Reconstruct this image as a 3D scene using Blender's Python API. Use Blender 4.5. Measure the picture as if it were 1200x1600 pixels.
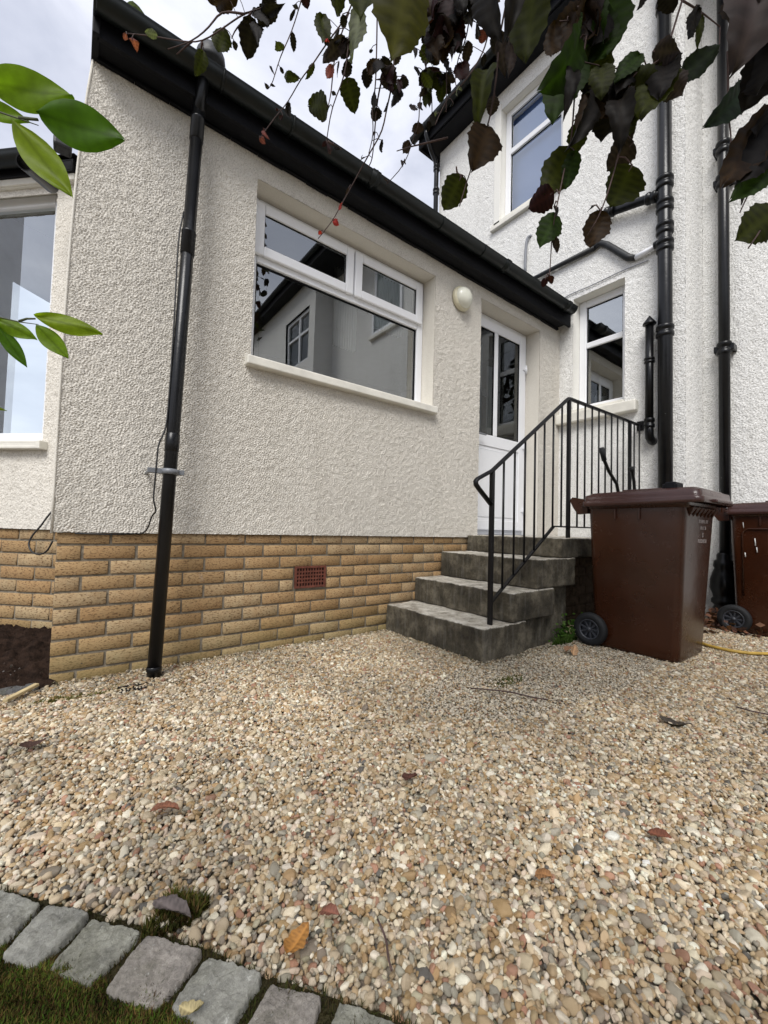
import bpy, bmesh, math, random
import numpy as np
from mathutils import Vector, Matrix
random.seed(7); RNG = np.random.default_rng(11)
S = bpy.context.scene; COL = S.collection
for o in list(bpy.data.objects): bpy.data.objects.remove(o)
R = math.radians

# ------------------------------------------------------------------ camera
H = 0.76
YAW, PIT, ROL, F = R(52.626), R(2.255), R(1.565), 640.95      # lens measured for a 1200x1600 frame
_f = Vector((math.cos(YAW)*math.cos(PIT), math.sin(YAW)*math.cos(PIT), math.sin(PIT)))
_r0 = Vector((math.sin(YAW), -math.cos(YAW), 0)); _u0 = _r0.cross(_f)
_r = _r0*math.cos(ROL) + _u0*math.sin(ROL); _u = _u0*math.cos(ROL) - _r0*math.sin(ROL)
EYE = Vector((0, 0, H))
cd = bpy.data.cameras.new('camera'); cam = bpy.data.objects.new('camera', cd); COL.objects.link(cam)
m = Matrix((( _r.x, _u.x, -_f.x, 0), (_r.y, _u.y, -_f.y, 0), (_r.z, _u.z, -_f.z, H), (0, 0, 0, 1)))
cam.matrix_world = m
cd.sensor_fit = 'VERTICAL'; cd.sensor_height = 24; cd.lens = F/1600*24; cd.clip_start = 0.02; cd.clip_end = 2000
S.camera = cam
S.render.resolution_x, S.render.resolution_y = 768, 1024

def at(px, py, d):
    "pixel of the 1200x1600 photograph at depth d (metres along the view axis)"
    return EYE + (_f + _r*((px-600)/F) - _u*((py-800)/F))*d
def proj(P):
    v = Vector(P)-EYE; z = v.dot(_f)
    return (600+F*v.dot(_r)/z, 800-F*v.dot(_u)/z, z)

# ------------------------------------------------------------------ world, sun, exposure
W = bpy.data.worlds.new('World'); S.world = W; W.use_nodes = True
nt = W.node_tree; N = nt.nodes; Lk = nt.links
for n in list(N): N.remove(n)
SUN_EL, SUN_AZ = R(49), R(221)     # azimuth of the direction towards the sun, from +X
sky = N.new('ShaderNodeTexSky'); sky.sky_type = 'NISHITA'; sky.sun_disc = False
sky.sun_elevation = SUN_EL; sky.sun_rotation = R(90)-SUN_AZ
sky.air_density = 1.0; sky.dust_density = 2.0
sc = N.new('ShaderNodeVectorMath'); sc.operation = 'SCALE'; sc.inputs['Scale'].default_value = 0.10
Lk.new(sky.outputs[0], sc.inputs[0])
tc = N.new('ShaderNodeTexCoord'); mp = N.new('ShaderNodeMapping'); mp.inputs['Scale'].default_value = (1, 1, 2.2)
Lk.new(tc.outputs['Generated'], mp.inputs[0])
n1 = N.new('ShaderNodeTexNoise'); n1.inputs['Scale'].default_value = 2.6; n1.inputs['Detail'].default_value = 7; n1.inputs['Roughness'].default_value = .55; n1.inputs['Distortion'].default_value = .4
Lk.new(mp.outputs[0], n1.inputs['Vector'])
r1 = N.new('ShaderNodeValToRGB'); Lk.new(n1.outputs[0], r1.inputs[0])
e = r1.color_ramp.elements
e[0].position = .30; e[0].color = (.34, .36, .43, 1); e[1].position = .70; e[1].color = (.68, .69, .735, 1)
x = e.new(.5); x.color = (.48, .495, .56, 1)
mx = N.new('ShaderNodeMixRGB'); mx.inputs[0].default_value = .88
Lk.new(sc.outputs[0], mx.inputs[1]); Lk.new(r1.outputs[0], mx.inputs[2])
bg = N.new('ShaderNodeBackground'); bg.inputs[1].default_value = 1.0
Lk.new(mx.outputs[0], bg.inputs[0]); wo = N.new('ShaderNodeOutputWorld'); Lk.new(bg.outputs[0], wo.inputs[0])

sl = bpy.data.lights.new('sun', 'SUN'); sl.energy = 1.75; sl.angle = R(28); sl.color = (1, .975, .94)
so = bpy.data.objects.new('sun', sl); COL.objects.link(so)
sd = Vector((math.cos(SUN_AZ)*math.cos(SUN_EL), math.sin(SUN_AZ)*math.cos(SUN_EL), math.sin(SUN_EL)))
so.rotation_euler = sd.to_track_quat('Z', 'Y').to_euler()
S.view_settings.view_transform = 'Standard'; S.view_settings.look = 'None'; S.view_settings.gamma = 1
S.view_settings.exposure = 0.90
S.render.engine = 'CYCLES'
try:
    S.cycles.max_bounces = 8; S.cycles.transparent_max_bounces = 12
except Exception: pass

# ------------------------------------------------------------------ object helpers
WM = {}
def tag(o, label, cat, group=None, kind=None):
    if label: o['label'] = label
    if cat: o['category'] = cat
    if group: o['group'] = group
    if kind: o['kind'] = kind
    return o
def thing(name, label, cat, loc=(0, 0, 0), rz=0, group=None):
    o = bpy.data.objects.new(name, None); COL.objects.link(o); o.location = loc; o.rotation_euler = (0, 0, rz)
    o.empty_display_size = .1
    WM[o.name] = Matrix.Translation(Vector(loc)) @ Matrix.Rotation(rz, 4, 'Z')
    return tag(o, label, cat, group)
def link(name, me, mat=None, parent=None, local=False, label=None):
    o = bpy.data.objects.new(name, me); COL.objects.link(o)
    if mat is not None:
        for mm in (mat if isinstance(mat, (list, tuple)) else [mat]): me.materials.append(mm)
    WM[o.name] = Matrix.Identity(4)
    if parent is not None:
        o.parent = parent
        if local: WM[o.name] = WM.get(parent.name, Matrix.Identity(4))
        else: o.matrix_parent_inverse = WM.get(parent.name, Matrix.Identity(4)).inverted()
    if label: o['label'] = label
    return o
def npmesh(name, verts, faces, smooth=False, attrs=None, mats=None):
    "faces: (n,3) or (n,4) int array"
    me = bpy.data.meshes.new(name); verts = np.asarray(verts, np.float32); faces = np.asarray(faces, np.int32)
    me.vertices.add(len(verts)); me.vertices.foreach_set('co', verts.ravel())
    n, k = faces.shape
    me.loops.add(n*k); me.loops.foreach_set('vertex_index', faces.ravel())
    me.polygons.add(n); me.polygons.foreach_set('loop_start', np.arange(0, n*k, k, dtype=np.int32))
    try: me.polygons.foreach_set('loop_total', np.full(n, k, np.int32))
    except Exception: pass
    me.update(calc_edges=True); me.validate()
    if smooth: me.polygons.foreach_set('use_smooth', np.ones(n, bool))
    for nm, a in (attrs or {}).items():
        a = np.asarray(a, np.float32)
        if a.ndim == 1:
            at_ = me.attributes.new(nm, 'FLOAT', 'POINT'); at_.data.foreach_set('value', a)
        else:
            at_ = me.attributes.new(nm, 'FLOAT_COLOR', 'POINT')
            at_.data.foreach_set('color', np.concatenate([a, np.ones((len(a), 1), np.float32)], 1).ravel())
    return me

class MB:
    "collects shapes; build() links them as ONE mesh object"
    def __init__(s): s.v = []; s.f = []; s.mi = []; s.sm = []
    def add(s, vs, fs, mi=0, smooth=False):
        b = len(s.v); s.v += [tuple(v) for v in vs]
        for f in fs: s.f.append(tuple(b+i for i in f)); s.mi.append(mi); s.sm.append(smooth)
        return s
    def box(s, x0, x1, y0, y1, z0, z1, bev=0.0, mi=0, M=None, seg=2):
        bm = bmesh.new(); bmesh.ops.create_cube(bm, size=1)
        for v in bm.verts: v.co = Vector(((x0+x1)/2+v.co.x*(x1-x0), (y0+y1)/2+v.co.y*(y1-y0), (z0+z1)/2+v.co.z*(z1-z0)))
        if bev > 0: bmesh.ops.bevel(bm, geom=bm.edges[:], offset=bev, segments=seg, affect='EDGES', profile=.5)
        if M is not None: bmesh.ops.transform(bm, matrix=M, verts=bm.verts[:])
        bm.verts.index_update()
        s.add([v.co[:] for v in bm.verts], [[v.index for v in f.verts] for f in bm.faces], mi); bm.free(); return s
    def bar(s, a, b, w, h, up=(0, 0, 1), bev=0.0, mi=0):
        a = Vector(a); b = Vector(b); d = b-a; L = d.length; d.normalize(); upv = Vector(up)
        if abs(d.dot(upv)) > .99: upv = Vector((0, 1, 0))
        sx = d.cross(upv).normalized(); uz = sx.cross(d)
        M = Matrix(((d.x, sx.x, uz.x, a.x), (d.y, sx.y, uz.y, a.y), (d.z, sx.z, uz.z, a.z), (0, 0, 0, 1)))
        return s.box(0, L, -w/2, w/2, -h/2, h/2, bev, mi, M)
    def tube(s, path, rad, seg=10, caps=True, mi=0, smooth=True, flat=None):
        P = [Vector(p) for p in path]; n = len(P)
        rs = rad if isinstance(rad, (list, tuple)) else [rad]*n
        up = None; vs = []
        for i in range(n):
            t = (P[min(i+1, n-1)]-P[max(i-1, 0)])
            if t.length < 1e-9: t = Vector((0, 0, 1))
            t.normalize()
            if up is None:
                up = Vector((0, 0, 1)) if abs(t.z) < .9 else Vector((0, 1, 0))
            a = t.cross(up).normalized(); b = a.cross(t).normalized(); up = b
            for k in range(seg):
                an = 2*math.pi*k/seg
                fx = flat if flat else 1
                vs.append(P[i]+a*math.cos(an)*rs[i]*fx+b*math.sin(an)*rs[i])
        fs = [(i*seg+k, i*seg+(k+1) % seg, (i+1)*seg+(k+1) % seg, (i+1)*seg+k) for i in range(n-1) for k in range(seg)]
        s.add(vs, fs, mi, smooth)
        if caps: s.f.append(tuple(len(s.v)-n*seg+k for k in reversed(range(seg)))); s.mi.append(mi); s.sm.append(False); s.f.append(tuple(len(s.v)-seg+k for k in range(seg))); s.mi.append(mi); s.sm.append(False)
        return s
    def lathe(s, prof, o, axis=(0, 0, 1), seg=24, mi=0, smooth=True):
        "prof: (radius, height) pairs along axis from o"
        ax = Vector(axis).normalized(); q = ax.to_track_quat('Z', 'Y').to_matrix(); o = Vector(o)
        vs = []
        for r, h in prof:
            for k in range(seg):
                an = 2*math.pi*k/seg
                vs.append(o+q@Vector((r*math.cos(an), r*math.sin(an), h)))
        n = len(prof)
        fs = [(i*seg+k, i*seg+(k+1) % seg, (i+1)*seg+(k+1) % seg, (i+1)*seg+k) for i in range(n-1) for k in range(seg)]
        return s.add(vs, fs, mi, smooth)
    def build(s, name, mat, parent=None, local=False, label=None):
        me = bpy.data.meshes.new(name); me.from_pydata(s.v, [], s.f)
        me.polygons.foreach_set('material_index', s.mi); me.polygons.foreach_set('use_smooth', s.sm); me.update()
        return link(name, me, mat, parent, local, label)

# ------------------------------------------------------------------ materials
def mat(name):
    m = bpy.data.materials.new(name); m.use_nodes = True; t = m.node_tree
    b = t.nodes['Principled BSDF']
    return m, t, b
def nd(t, kind, **k):
    n = t.nodes.new(kind)
    for a, v in k.items():
        if a.startswith('i_'): n.inputs[a[2:].replace('_', ' ')].default_value = v
        else: setattr(n, a, v)
    return n
def noise(t, scale, detail=4, rough=.55, vec=None, stretch=None):
    c = nd(t, 'ShaderNodeTexCoord'); src = c.outputs['Object']
    if stretch:
        mp = nd(t, 'ShaderNodeMapping'); mp.inputs['Scale'].default_value = stretch; t.links.new(src, mp.inputs[0]); src = mp.outputs[0]
    n = nd(t, 'ShaderNodeTexNoise'); n.inputs['Scale'].default_value = scale; n.inputs['Detail'].default_value = detail; n.inputs['Roughness'].default_value = rough
    t.links.new(src, n.inputs['Vector']); return n.outputs[0]
def ramp(t, fac, stops):
    r = nd(t, 'ShaderNodeValToRGB'); t.links.new(fac, r.inputs[0]); e = r.color_ramp.elements
    e[0].position, e[0].color = stops[0][0], (*stops[0][1], 1); e[1].position, e[1].color = stops[-1][0], (*stops[-1][1], 1)
    for p, c in stops[1:-1]: x = e.new(p); x.color = (*c, 1)
    return r.outputs[0]
def mix(t, fac, a, b, mode='MIX'):
    m = nd(t, 'ShaderNodeMixRGB', blend_type=mode)
    for i, v in ((0, fac), (1, a), (2, b)):
        if hasattr(v, 'node'): t.links.new(v, m.inputs[i])
        elif isinstance(v, (tuple, list)): m.inputs[i].default_value = (*v, 1)
        else: m.inputs[i].default_value = v
    return m.outputs[0]
def bump(t, b, h, dist=.002, strength=1, prev=None):
    n = nd(t, 'ShaderNodeBump'); n.inputs['Distance'].default_value = dist; n.inputs['Strength'].default_value = strength
    t.links.new(h, n.inputs['Height'])
    if prev is not None: t.links.new(prev, n.inputs['Normal'])
    t.links.new(n.outputs[0], b.inputs['Normal']); return n.outputs[0]
def simple(name, col, rough=.5, spec=.5, var=.15, scale=8, bumpd=0, bscale=60, metal=0, coat=0, stretch=None):
    m, t, b = mat(name)
    f = noise(t, scale, 5, .6, stretch=stretch)
    lo = tuple(c*(1-var) for c in col); hi = tuple(min(1, c*(1+var)) for c in col)
    t.links.new(ramp(t, f, [(.3, lo), (.7, hi)]), b.inputs['Base Color'])
    b.inputs['Roughness'].default_value = rough; b.inputs['Specular IOR Level'].default_value = spec; b.inputs['Metallic'].default_value = metal
    if coat: b.inputs['Coat Weight'].default_value = coat
    if bumpd: bump(t, b, noise(t, bscale, 4, .6), bumpd)
    return m
def roughcast(name, col, dirt_shade, bd=.0015, bs=160, voro=0):
    m, t, b = mat(name)
    f = noise(t, 1.3, 5, .6); g = noise(t, 130, 3, .6)
    c = ramp(t, f, [(.3, tuple(x*.94 for x in col)), (.65, col)])
    c = mix(t, ramp(t, g, [(.35, (.25, .25, .25)), (.62, (0, 0, 0))]), c, dirt_shade)
    pt = nd(t, 'ShaderNodeAttribute', attribute_name='pit'); pm = nd(t, 'ShaderNodeMath', operation='MULTIPLY'); t.links.new(pt.outputs['Fac'], pm.inputs[0]); pm.inputs[1].default_value = .75
    c = mix(t, pm.outputs[0], c, dirt_shade)      # hollows darkened by height: crevice shade put into the roughcast colour
    st = noise(t, 1.6, 4, .55, stretch=(3, 3, .5))
    c = mix(t, ramp(t, st, [(.52, (0, 0, 0)), (.8, (.24, .24, .24))]), c, dirt_shade)
    t.links.new(c, b.inputs['Base Color']); b.inputs['Roughness'].default_value = .85; b.inputs['Specular IOR Level'].default_value = .25
    p = bump(t, b, noise(t, bs, 4, .65), bd)
    if voro:
        cc = nd(t, 'ShaderNodeTexCoord'); v = nd(t, 'ShaderNodeTexNoise'); v.inputs['Scale'].default_value = voro; v.inputs['Detail'].default_value = 2
        t.links.new(cc.outputs['Object'], v.inputs['Vector']); bump(t, b, v.outputs[0], .012, 1, p)
    return m
M_EXT = roughcast('cream_roughcast', (.77, .735, .665), (.36, .33, .27), bd=.0022, bs=210)
M_HOUSE = roughcast('white_roughcast', (.86, .855, .83), (.42, .41, .37), bd=.003, bs=130)
M_HOUSE_FAR = roughcast('white_roughcast_plain', (.80, .79, .765), (.60, .585, .53), voro=60)
M_MARGIN = roughcast('painted_reveal', (.70, .67, .60), (.45, .41, .34), bd=.003, bs=90)
M_REVEAL_W = roughcast('painted_white_margin', (.80, .79, .74), (.55, .52, .45), bd=.0006, bs=60)
M_UPVC = simple('white_upvc', (.80, .81, .83), .28, .5, .03, 3)
M_SILL = simple('painted_sill', (.70, .68, .61), .6, .4, .10, 9, .0012, 50)
M_BLACK = simple('black_gloss_plastic', (.004, .0042, .0048), .3, .32, .4, 6, .0004, 40)
M_SOFFIT = simple('black_soffit_paint', (.0035, .0038, .0055), .6, .2, .4, 5, .001, 30)
M_GUTTER = simple('dark_green_black_gutter', (.0035, .006, .0055), .42, .35, .5, 5, .0006, 30)
M_RAIL = simple('black_painted_iron', (.004, .004, .005), .4, .3, .3, 20, .0004, 120)
M_GREYP = simple('grey_plastic', (.22, .23, .25), .5, .4, .1)
M_LEAD = simple('lead_flashing', (.012, .013, .014), .55, .5, .5, 14, .002, 40)
M_CABLE = simple('black_cable', (.01, .01, .01), .5)
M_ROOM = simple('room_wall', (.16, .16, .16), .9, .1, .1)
M_BAYROOM = simple('bay_room_wall', (.66, .68, .74), .9, .1, .1)
M_CURTAIN = simple('grey_curtain', (.34, .35, .38), .9, .1, .15, 3, .003, 10, stretch=(30, 30, .4))
M_SKYSHEET = simple('sky_blue_sheet', (.42, .58, .88), .8, .2, .05, 1.2)
M_TIMBER = simple('bare_timber', (.45, .36, .2), .8, .2, .3, 20)
M_GLOBE = simple('opal_glass', (.72, .72, .62), .25, .5, .04, 3)
M_GLOBEBASE = simple('cream_plastic_base', (.62, .58, .42), .4, .5, .08, 20)
M_HOSE = simple('yellow_hose', (.48, .31, .06), .5, .4, .2, 20)
M_TYRE = simple('black_tyre', (.006, .0065, .0075), .7, .4, .3, 30, .0005, 200)
M_HUB = simple('grey_hub', (.035, .038, .046), .45, .5, .2, 30)

def pipe_mat():
    m, t, b = mat('black_pipe_paint')
    f = noise(t, 6, 5, .6)
    c = ramp(t, f, [(.3, (.0035, .0035, .004)), (.7, (.008, .0085, .0095))])
    g = noise(t, 9, 8, .75, stretch=(2.5, 2.5, 1))
    c = mix(t, ramp(t, g, [(.70, (0, 0, 0)), (.72, (1, 1, 1))]), c, (.42, .42, .42))
    t.links.new(c, b.inputs['Base Color']); b.inputs['Roughness'].default_value = .28; b.inputs['Specular IOR Level'].default_value = .35
    bump(t, b, noise(t, 25, 3), .001); return m
M_PIPE = pipe_mat()

def glass_mat(name, boost=3.0, base=.05, tint=(.75, .8, .8), rough=0.0):
    m, t, b = mat(name); t.nodes.remove(b)
    fr = nd(t, 'ShaderNodeFresnel'); fr.inputs[0].default_value = 1.5
    mu = nd(t, 'ShaderNodeMath', operation='MULTIPLY_ADD'); mu.use_clamp = True
    t.links.new(fr.outputs[0], mu.inputs[0]); mu.inputs[1].default_value = boost; mu.inputs[2].default_value = base
    tr = nd(t, 'ShaderNodeBsdfTransparent'); tr.inputs[0].default_value = (*tint, 1)
    gl = nd(t, 'ShaderNodeBsdfGlossy'); gl.inputs['Roughness'].default_value = rough; gl.inputs['Color'].default_value = (.93, .96, .96, 1)
    ms = nd(t, 'ShaderNodeMixShader'); t.links.new(mu.outputs[0], ms.inputs[0]); t.links.new(tr.outputs[0], ms.inputs[1]); t.links.new(gl.outputs[0], ms.inputs[2])
    w = nd(t, 'ShaderNodeBump'); w.inputs['Distance'].default_value = .004; w.inputs['Strength'].default_value = .25
    t.links.new(noise(t, 1.1, 1), w.inputs['Height']); t.links.new(w.outputs[0], gl.inputs['Normal'])
    t.links.new(ms.outputs[0], t.nodes['Material Output'].inputs[0]); return m
M_GLASS = glass_mat('window_glass', 3.6, .12)
M_GLASS_UP = glass_mat('upper_window_glass', 4.0, .07, (.85, .9, .97))
M_GLASS_BRIGHT = glass_mat('side_window_glass', 5.0, .25)
M_GLASS_DOOR = glass_mat('door_glass', 1.2, .02)
M_GLASS_BAY = glass_mat('bay_glass', 4.5, .16, (.88, .96, .98))

def concrete_mat():
    m, t, b = mat('weathered_concrete')
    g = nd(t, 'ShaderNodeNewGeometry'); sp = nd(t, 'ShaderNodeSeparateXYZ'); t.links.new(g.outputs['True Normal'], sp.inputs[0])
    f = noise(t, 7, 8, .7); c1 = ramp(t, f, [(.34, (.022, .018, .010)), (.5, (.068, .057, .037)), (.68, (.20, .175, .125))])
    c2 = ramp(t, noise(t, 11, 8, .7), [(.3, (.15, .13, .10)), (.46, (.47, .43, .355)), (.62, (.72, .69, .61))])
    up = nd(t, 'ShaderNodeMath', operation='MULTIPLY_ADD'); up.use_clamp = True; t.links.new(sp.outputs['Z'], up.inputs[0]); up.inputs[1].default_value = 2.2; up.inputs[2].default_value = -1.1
    c = mix(t, up.outputs[0], c1, c2)      # upward faces paler than the brown risers: top light partly put into the colour
    s = noise(t, 38, 6, .75)
    c = mix(t, ramp(t, s, [(.58, (0, 0, 0)), (.66, (.6, .6, .6))]), c, (.03, .027, .018))
    st = noise(t, 14, 5, .7, stretch=(2.5, 2.5, .25))
    c = mix(t, ramp(t, st, [(.5, (0, 0, 0)), (.8, (.35, .35, .35))]), c, (.3, .29, .26))
    t.links.new(c, b.inputs['Base Color']); b.inputs['Roughness'].default_value = .9
    bump(t, b, noise(t, 60, 9, .85), .016); return m
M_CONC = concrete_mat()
def brick_mat():
    m, t, b = mat('buff_brick')
    a = nd(t, 'ShaderNodeAttribute', attribute_name='rnd')
    base = ramp(t, a.outputs['Fac'], [(0, (.29, .19, .09)), (.3, (.42, .29, .15)), (.6, (.36, .235, .115)), (.8, (.38, .29, .17)), (1, (.48, .36, .21))])
    f = noise(t, 16, 6, .7)
    c = mix(t, ramp(t, f, [(.35, (.45, .45, .45)), (.65, (0, 0, 0))]), base, (.30, .17, .075))
    v = noise(t, 75, 3, .6, stretch=(1, 1, 2.2)); c = mix(t, ramp(t, v, [(.53, (0, 0, 0)), (.62, (.8, .8, .8))]), c, (.11, .060, .030))
    ef = noise(t, 5, 5, .65, stretch=(1.5, 1, .8)); c = mix(t, ramp(t, ef, [(.66, (0, 0, 0)), (.82, (.45, .45, .45))]), c, (.62, .58, .52))
    # olive tint, stronger towards the bottom courses
    g = nd(t, 'ShaderNodeNewGeometry'); sp = nd(t, 'ShaderNodeSeparateXYZ'); t.links.new(g.outputs['Position'], sp.inputs[0])
    lo = nd(t, 'ShaderNodeMapRange'); lo.inputs[1].default_value = .25; lo.inputs[2].default_value = 0.0; t.links.new(sp.outputs['Z'], lo.inputs[0])
    al = nd(t, 'ShaderNodeMath', operation='MULTIPLY'); t.links.new(lo.outputs[0], al.inputs[0]); t.links.new(noise(t, 4, 5, .7), al.inputs[1])
    c = mix(t, al.outputs[0], c, (.16, .14, .05))
    t.links.new(c, b.inputs['Base Color']); b.inputs['Roughness'].default_value = .88; b.inputs['Specular IOR Level'].default_value = .2
    p = bump(t, b, noise(t, 60, 5, .7, stretch=(1, 1, .8)), .0035); bump(t, b, v, .002, 1, p); return m
M_BRICK = brick_mat()
M_MORTAR = simple('grey_mortar', (.20, .175, .135), .95, .1, .35, 30, .003, 150)
M_TERRA = simple('terracotta_vent', (.13, .045, .03), .75, .2, .3, 40, .001, 150)
M_SOIL = simple('dark_soil', (.022, .013, .009), .95, .1, .6, 30, .01, 60)

def pebble_mat():
    m, t, b = mat('pebbles')
    a = nd(t, 'ShaderNodeAttribute', attribute_name='pcol', attribute_type='INSTANCER')
    f = noise(t, 90, 4, .6)
    c = mix(t, 1.0, a.outputs['Color'], ramp(t, f, [(.3, (.72, .70, .66)), (.7, (1.12, 1.1, 1.06))]), 'MULTIPLY')
    t.links.new(c, b.inputs['Base Color']); b.inputs['Roughness'].default_value = .42; b.inputs['Specular IOR Level'].default_value = .5
    bump(t, b, noise(t, 260, 3), .0008); return m
M_PEB = pebble_mat()
def attr_mat(name, attr, rough=.6, trans=0, spec=.3, bd=0, bs=200, sheen=0):
    m, t, b = mat(name); a = nd(t, 'ShaderNodeAttribute', attribute_name=attr)
    f = noise(t, 40, 4, .6)
    c = mix(t, 1.0, a.outputs['Color'], ramp(t, f, [(.3, (.75, .75, .75)), (.7, (1.15, 1.15, 1.15))]), 'MULTIPLY')
    t.links.new(c, b.inputs['Base Color']); b.inputs['Roughness'].default_value = rough; b.inputs['Specular IOR Level'].default_value = spec
    if bd: bump(t, b, noise(t, bs, 4), bd)
    if trans:
        tl = nd(t, 'ShaderNodeBsdfTranslucent'); t.links.new(mix(t, 1.0, c, (1.5, 1.7, .6), 'MULTIPLY'), tl.inputs[0])
        ms = nd(t, 'ShaderNodeMixShader'); ms.inputs[0].default_value = trans
        t.links.new(b.outputs[0], ms.inputs[1]); t.links.new(tl.outputs[0], ms.inputs[2]); t.links.new(ms.outputs[0], t.nodes['Material Output'].inputs[0])
    return m
M_LEAF = attr_mat('copper_leaf', 'lc', .6, .38, .15)
M_GREENLEAF = attr_mat('evergreen_leaf', 'lc', .5, .55, .28)
M_GRASS = attr_mat('moss_grass', 'lc', .8, .25, .1)
M_DEADLEAF = attr_mat('dead_leaf', 'lc', .7, .1, .3)
M_TWIG = simple('twig_bark', (.07, .045, .04), .7, .2, .4, 40)
M_BARK = simple('tree_bark', (.06, .052, .045), .9, .1, .4, 12, .006, 25)
def stone_mat(name, base):
    m, t, b = mat(name); f = noise(t, 30, 10, .8)
    c = ramp(t, f, [(.32, tuple(x*.42 for x in base)), (.5, base), (.68, tuple(x*1.5 for x in base))])
    s = noise(t, 55, 4, .7); c = mix(t, ramp(t, s, [(.63, (0, 0, 0)), (.68, (.8, .8, .8))]), c, (.62, .62, .57))
    gg = noise(t, 9, 5, .7); c = mix(t, ramp(t, gg, [(.48, (0, 0, 0)), (.70, (.6, .6, .6))]), c, (.10, .10, .055))
    t.links.new(c, b.inputs['Base Color']); b.inputs['Roughness'].default_value = .75
    bump(t, b, noise(t, 55, 9, .8), .012); return m
M_COBBLE = [stone_mat('granite_blue', (.33, .325, .285)), stone_mat('granite_grey', (.31, .305, .255)), stone_mat('granite_pink', (.32, .29, .255))]

def bin_mat(name, col, side=0):
    m, t, b = mat(name)
    f = noise(t, 2.5, 5, .6); c = ramp(t, f, [(.3, tuple(x*.75 for x in col)), (.7, tuple(x*1.25 for x in col))])
    g = noise(t, 13, 9, .8, stretch=(1, 1, 3)); c = mix(t, ramp(t, g, [(.60, (0, 0, 0)), (.75, (.025, .025, .025))]), c, (.28, .22, .18))
    t.links.new(c, b.inputs['Base Color']); b.inputs['Specular IOR Level'].default_value = .5
    t.links.new(ramp(t, noise(t, 7, 6, .7), [(.3, (.22, .22, .22)), (.7, (.29, .29, .29))]), b.inputs['Roughness'])
    bump(t, b, noise(t, 5, 3), .006, .6); return m
M_BIN = bin_mat('brown_hdpe', (.033, .0095, .0033))
M_BINLID = bin_mat('brown_hdpe_lid', (.050, .022, .018))
M_STENCIL = simple('worn_white_stencil', (.42, .38, .37), .6, .3, .4, 200)

# ------------------------------------------------------------------ numeric helpers
def bandnoise(nu, nv, du, dv, wl, width=.5, seed=0, aniso=1.0):
    "band passed noise field, dominant wavelength wl metres, normalised to unit sd"
    r = np.random.default_rng(seed); a = r.standard_normal((nu, nv))
    fu = np.fft.fftfreq(nu, du)[:, None]; fv = np.fft.rfftfreq(nv, dv)[None, :]
    fr = np.sqrt((fu)**2+(fv*aniso)**2)+1e-9
    g = np.exp(-((np.log(fr*wl))**2)/(2*width**2))
    h = np.fft.irfft2(np.fft.rfft2(a)*g, s=(nu, nv)); return h/h.std()
def grid_axis(a, b, res, cuts):
    pts = sorted(set([a, b]+[c for c in cuts if a < c < b])); out = [a]
    for p, q in zip(pts[:-1], pts[1:]):
        n = max(1, int(round((q-p)/res))); out += list(np.linspace(p, q, n+1)[1:])
    return np.array(out)
def rough_wall(name, O, U, V, Nn, w, h, res, holes, amp, wl, seed, mat_, parent, edge=None, label=None, aniso=1.0, lean=0):
    cu = [x for q in holes for x in q[:2]]; cv = [x for q in holes for x in q[2:]]
    us = grid_axis(0, w, res, cu); vs = grid_axis(0, h, res, cv)
    nu, nv = len(us), len(vs); du = w/(nu-1); dv = h/(nv-1)
    H1 = bandnoise(nu, nv, du, dv, wl, .35, seed, aniso); H2 = bandnoise(nu, nv, du, dv, wl*6, .6, seed+1)
    H3 = bandnoise(nu, nv, du, dv, wl*1.9, .35, seed+2, aniso)
    G = H1*.95+H3*.32
    H1 = np.tanh((G-.1)*1.1)
    d = (H1*amp + H2*amp*.22); pit = np.clip((-.6-G)*.8, 0, 1)
    O, U, V, Nn = [np.array(a, float) for a in (O, U, V, Nn)]
    P = O + us[:, None, None]*U + vs[None, :, None]*V + d[..., None]*Nn
    if lean: P = P + (np.clip(1-us/.75, 0, 1)[:, None]*((vs/h)**4)[None, :]*lean)[..., None]*U
    idx = np.arange(nu*nv).reshape(nu, nv)
    q = np.stack([idx[:-1, :-1], idx[1:, :-1], idx[1:, 1:], idx[:-1, 1:]], -1)
    uc = (us[:-1]+us[1:])/2; vc = (vs[:-1]+vs[1:])/2; keep = np.ones((nu-1, nv-1), bool)
    for a0, a1, b0, b1 in holes: keep &= ~((uc[:, None] > a0) & (uc[:, None] < a1) & (vc[None, :] > b0) & (vc[None, :] < b1))
    f = q[keep]
    if np.dot(np.cross(U, V), Nn) < 0: f = f[:, ::-1]
    return link(name, npmesh(name, P.reshape(-1, 3), f, True, {'pit': pit.ravel()}), mat_, parent, label=label)

# ================================================================== THE SETTING
D = 2.45; L = 4.31; L2 = 4.80
ground = MB(); ground.add([(-400, -400, -.011), (400, -400, -.011), (400, 400, -.011), (-400, 400, -.011)], [(0, 1, 2, 3)])
mg, t, b = mat('gravel_earth')
vv = nd(t, 'ShaderNodeTexVoronoi'); vv.inputs['Scale'].default_value = 55; cc = nd(t, 'ShaderNodeTexCoord'); t.links.new(cc.outputs['Object'], vv.inputs['Vector'])
c = mix(t, .55, ramp(t, noise(t, 40, 5, .7), [(.3, (.10, .08, .05)), (.7, (.30, .25, .18))]), vv.outputs['Color'], 'MULTIPLY')
c = mix(t, .6, c, (.26, .225, .17)); t.links.new(c, b.inputs['Base Color']); b.inputs['Roughness'].default_value = .95
bump(t, b, vv.outputs['Distance'], .01)
g = ground.build('ground', mg); g['kind'] = 'structure'; g['label'] = 'gravelly earth under the pebbles'

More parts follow.
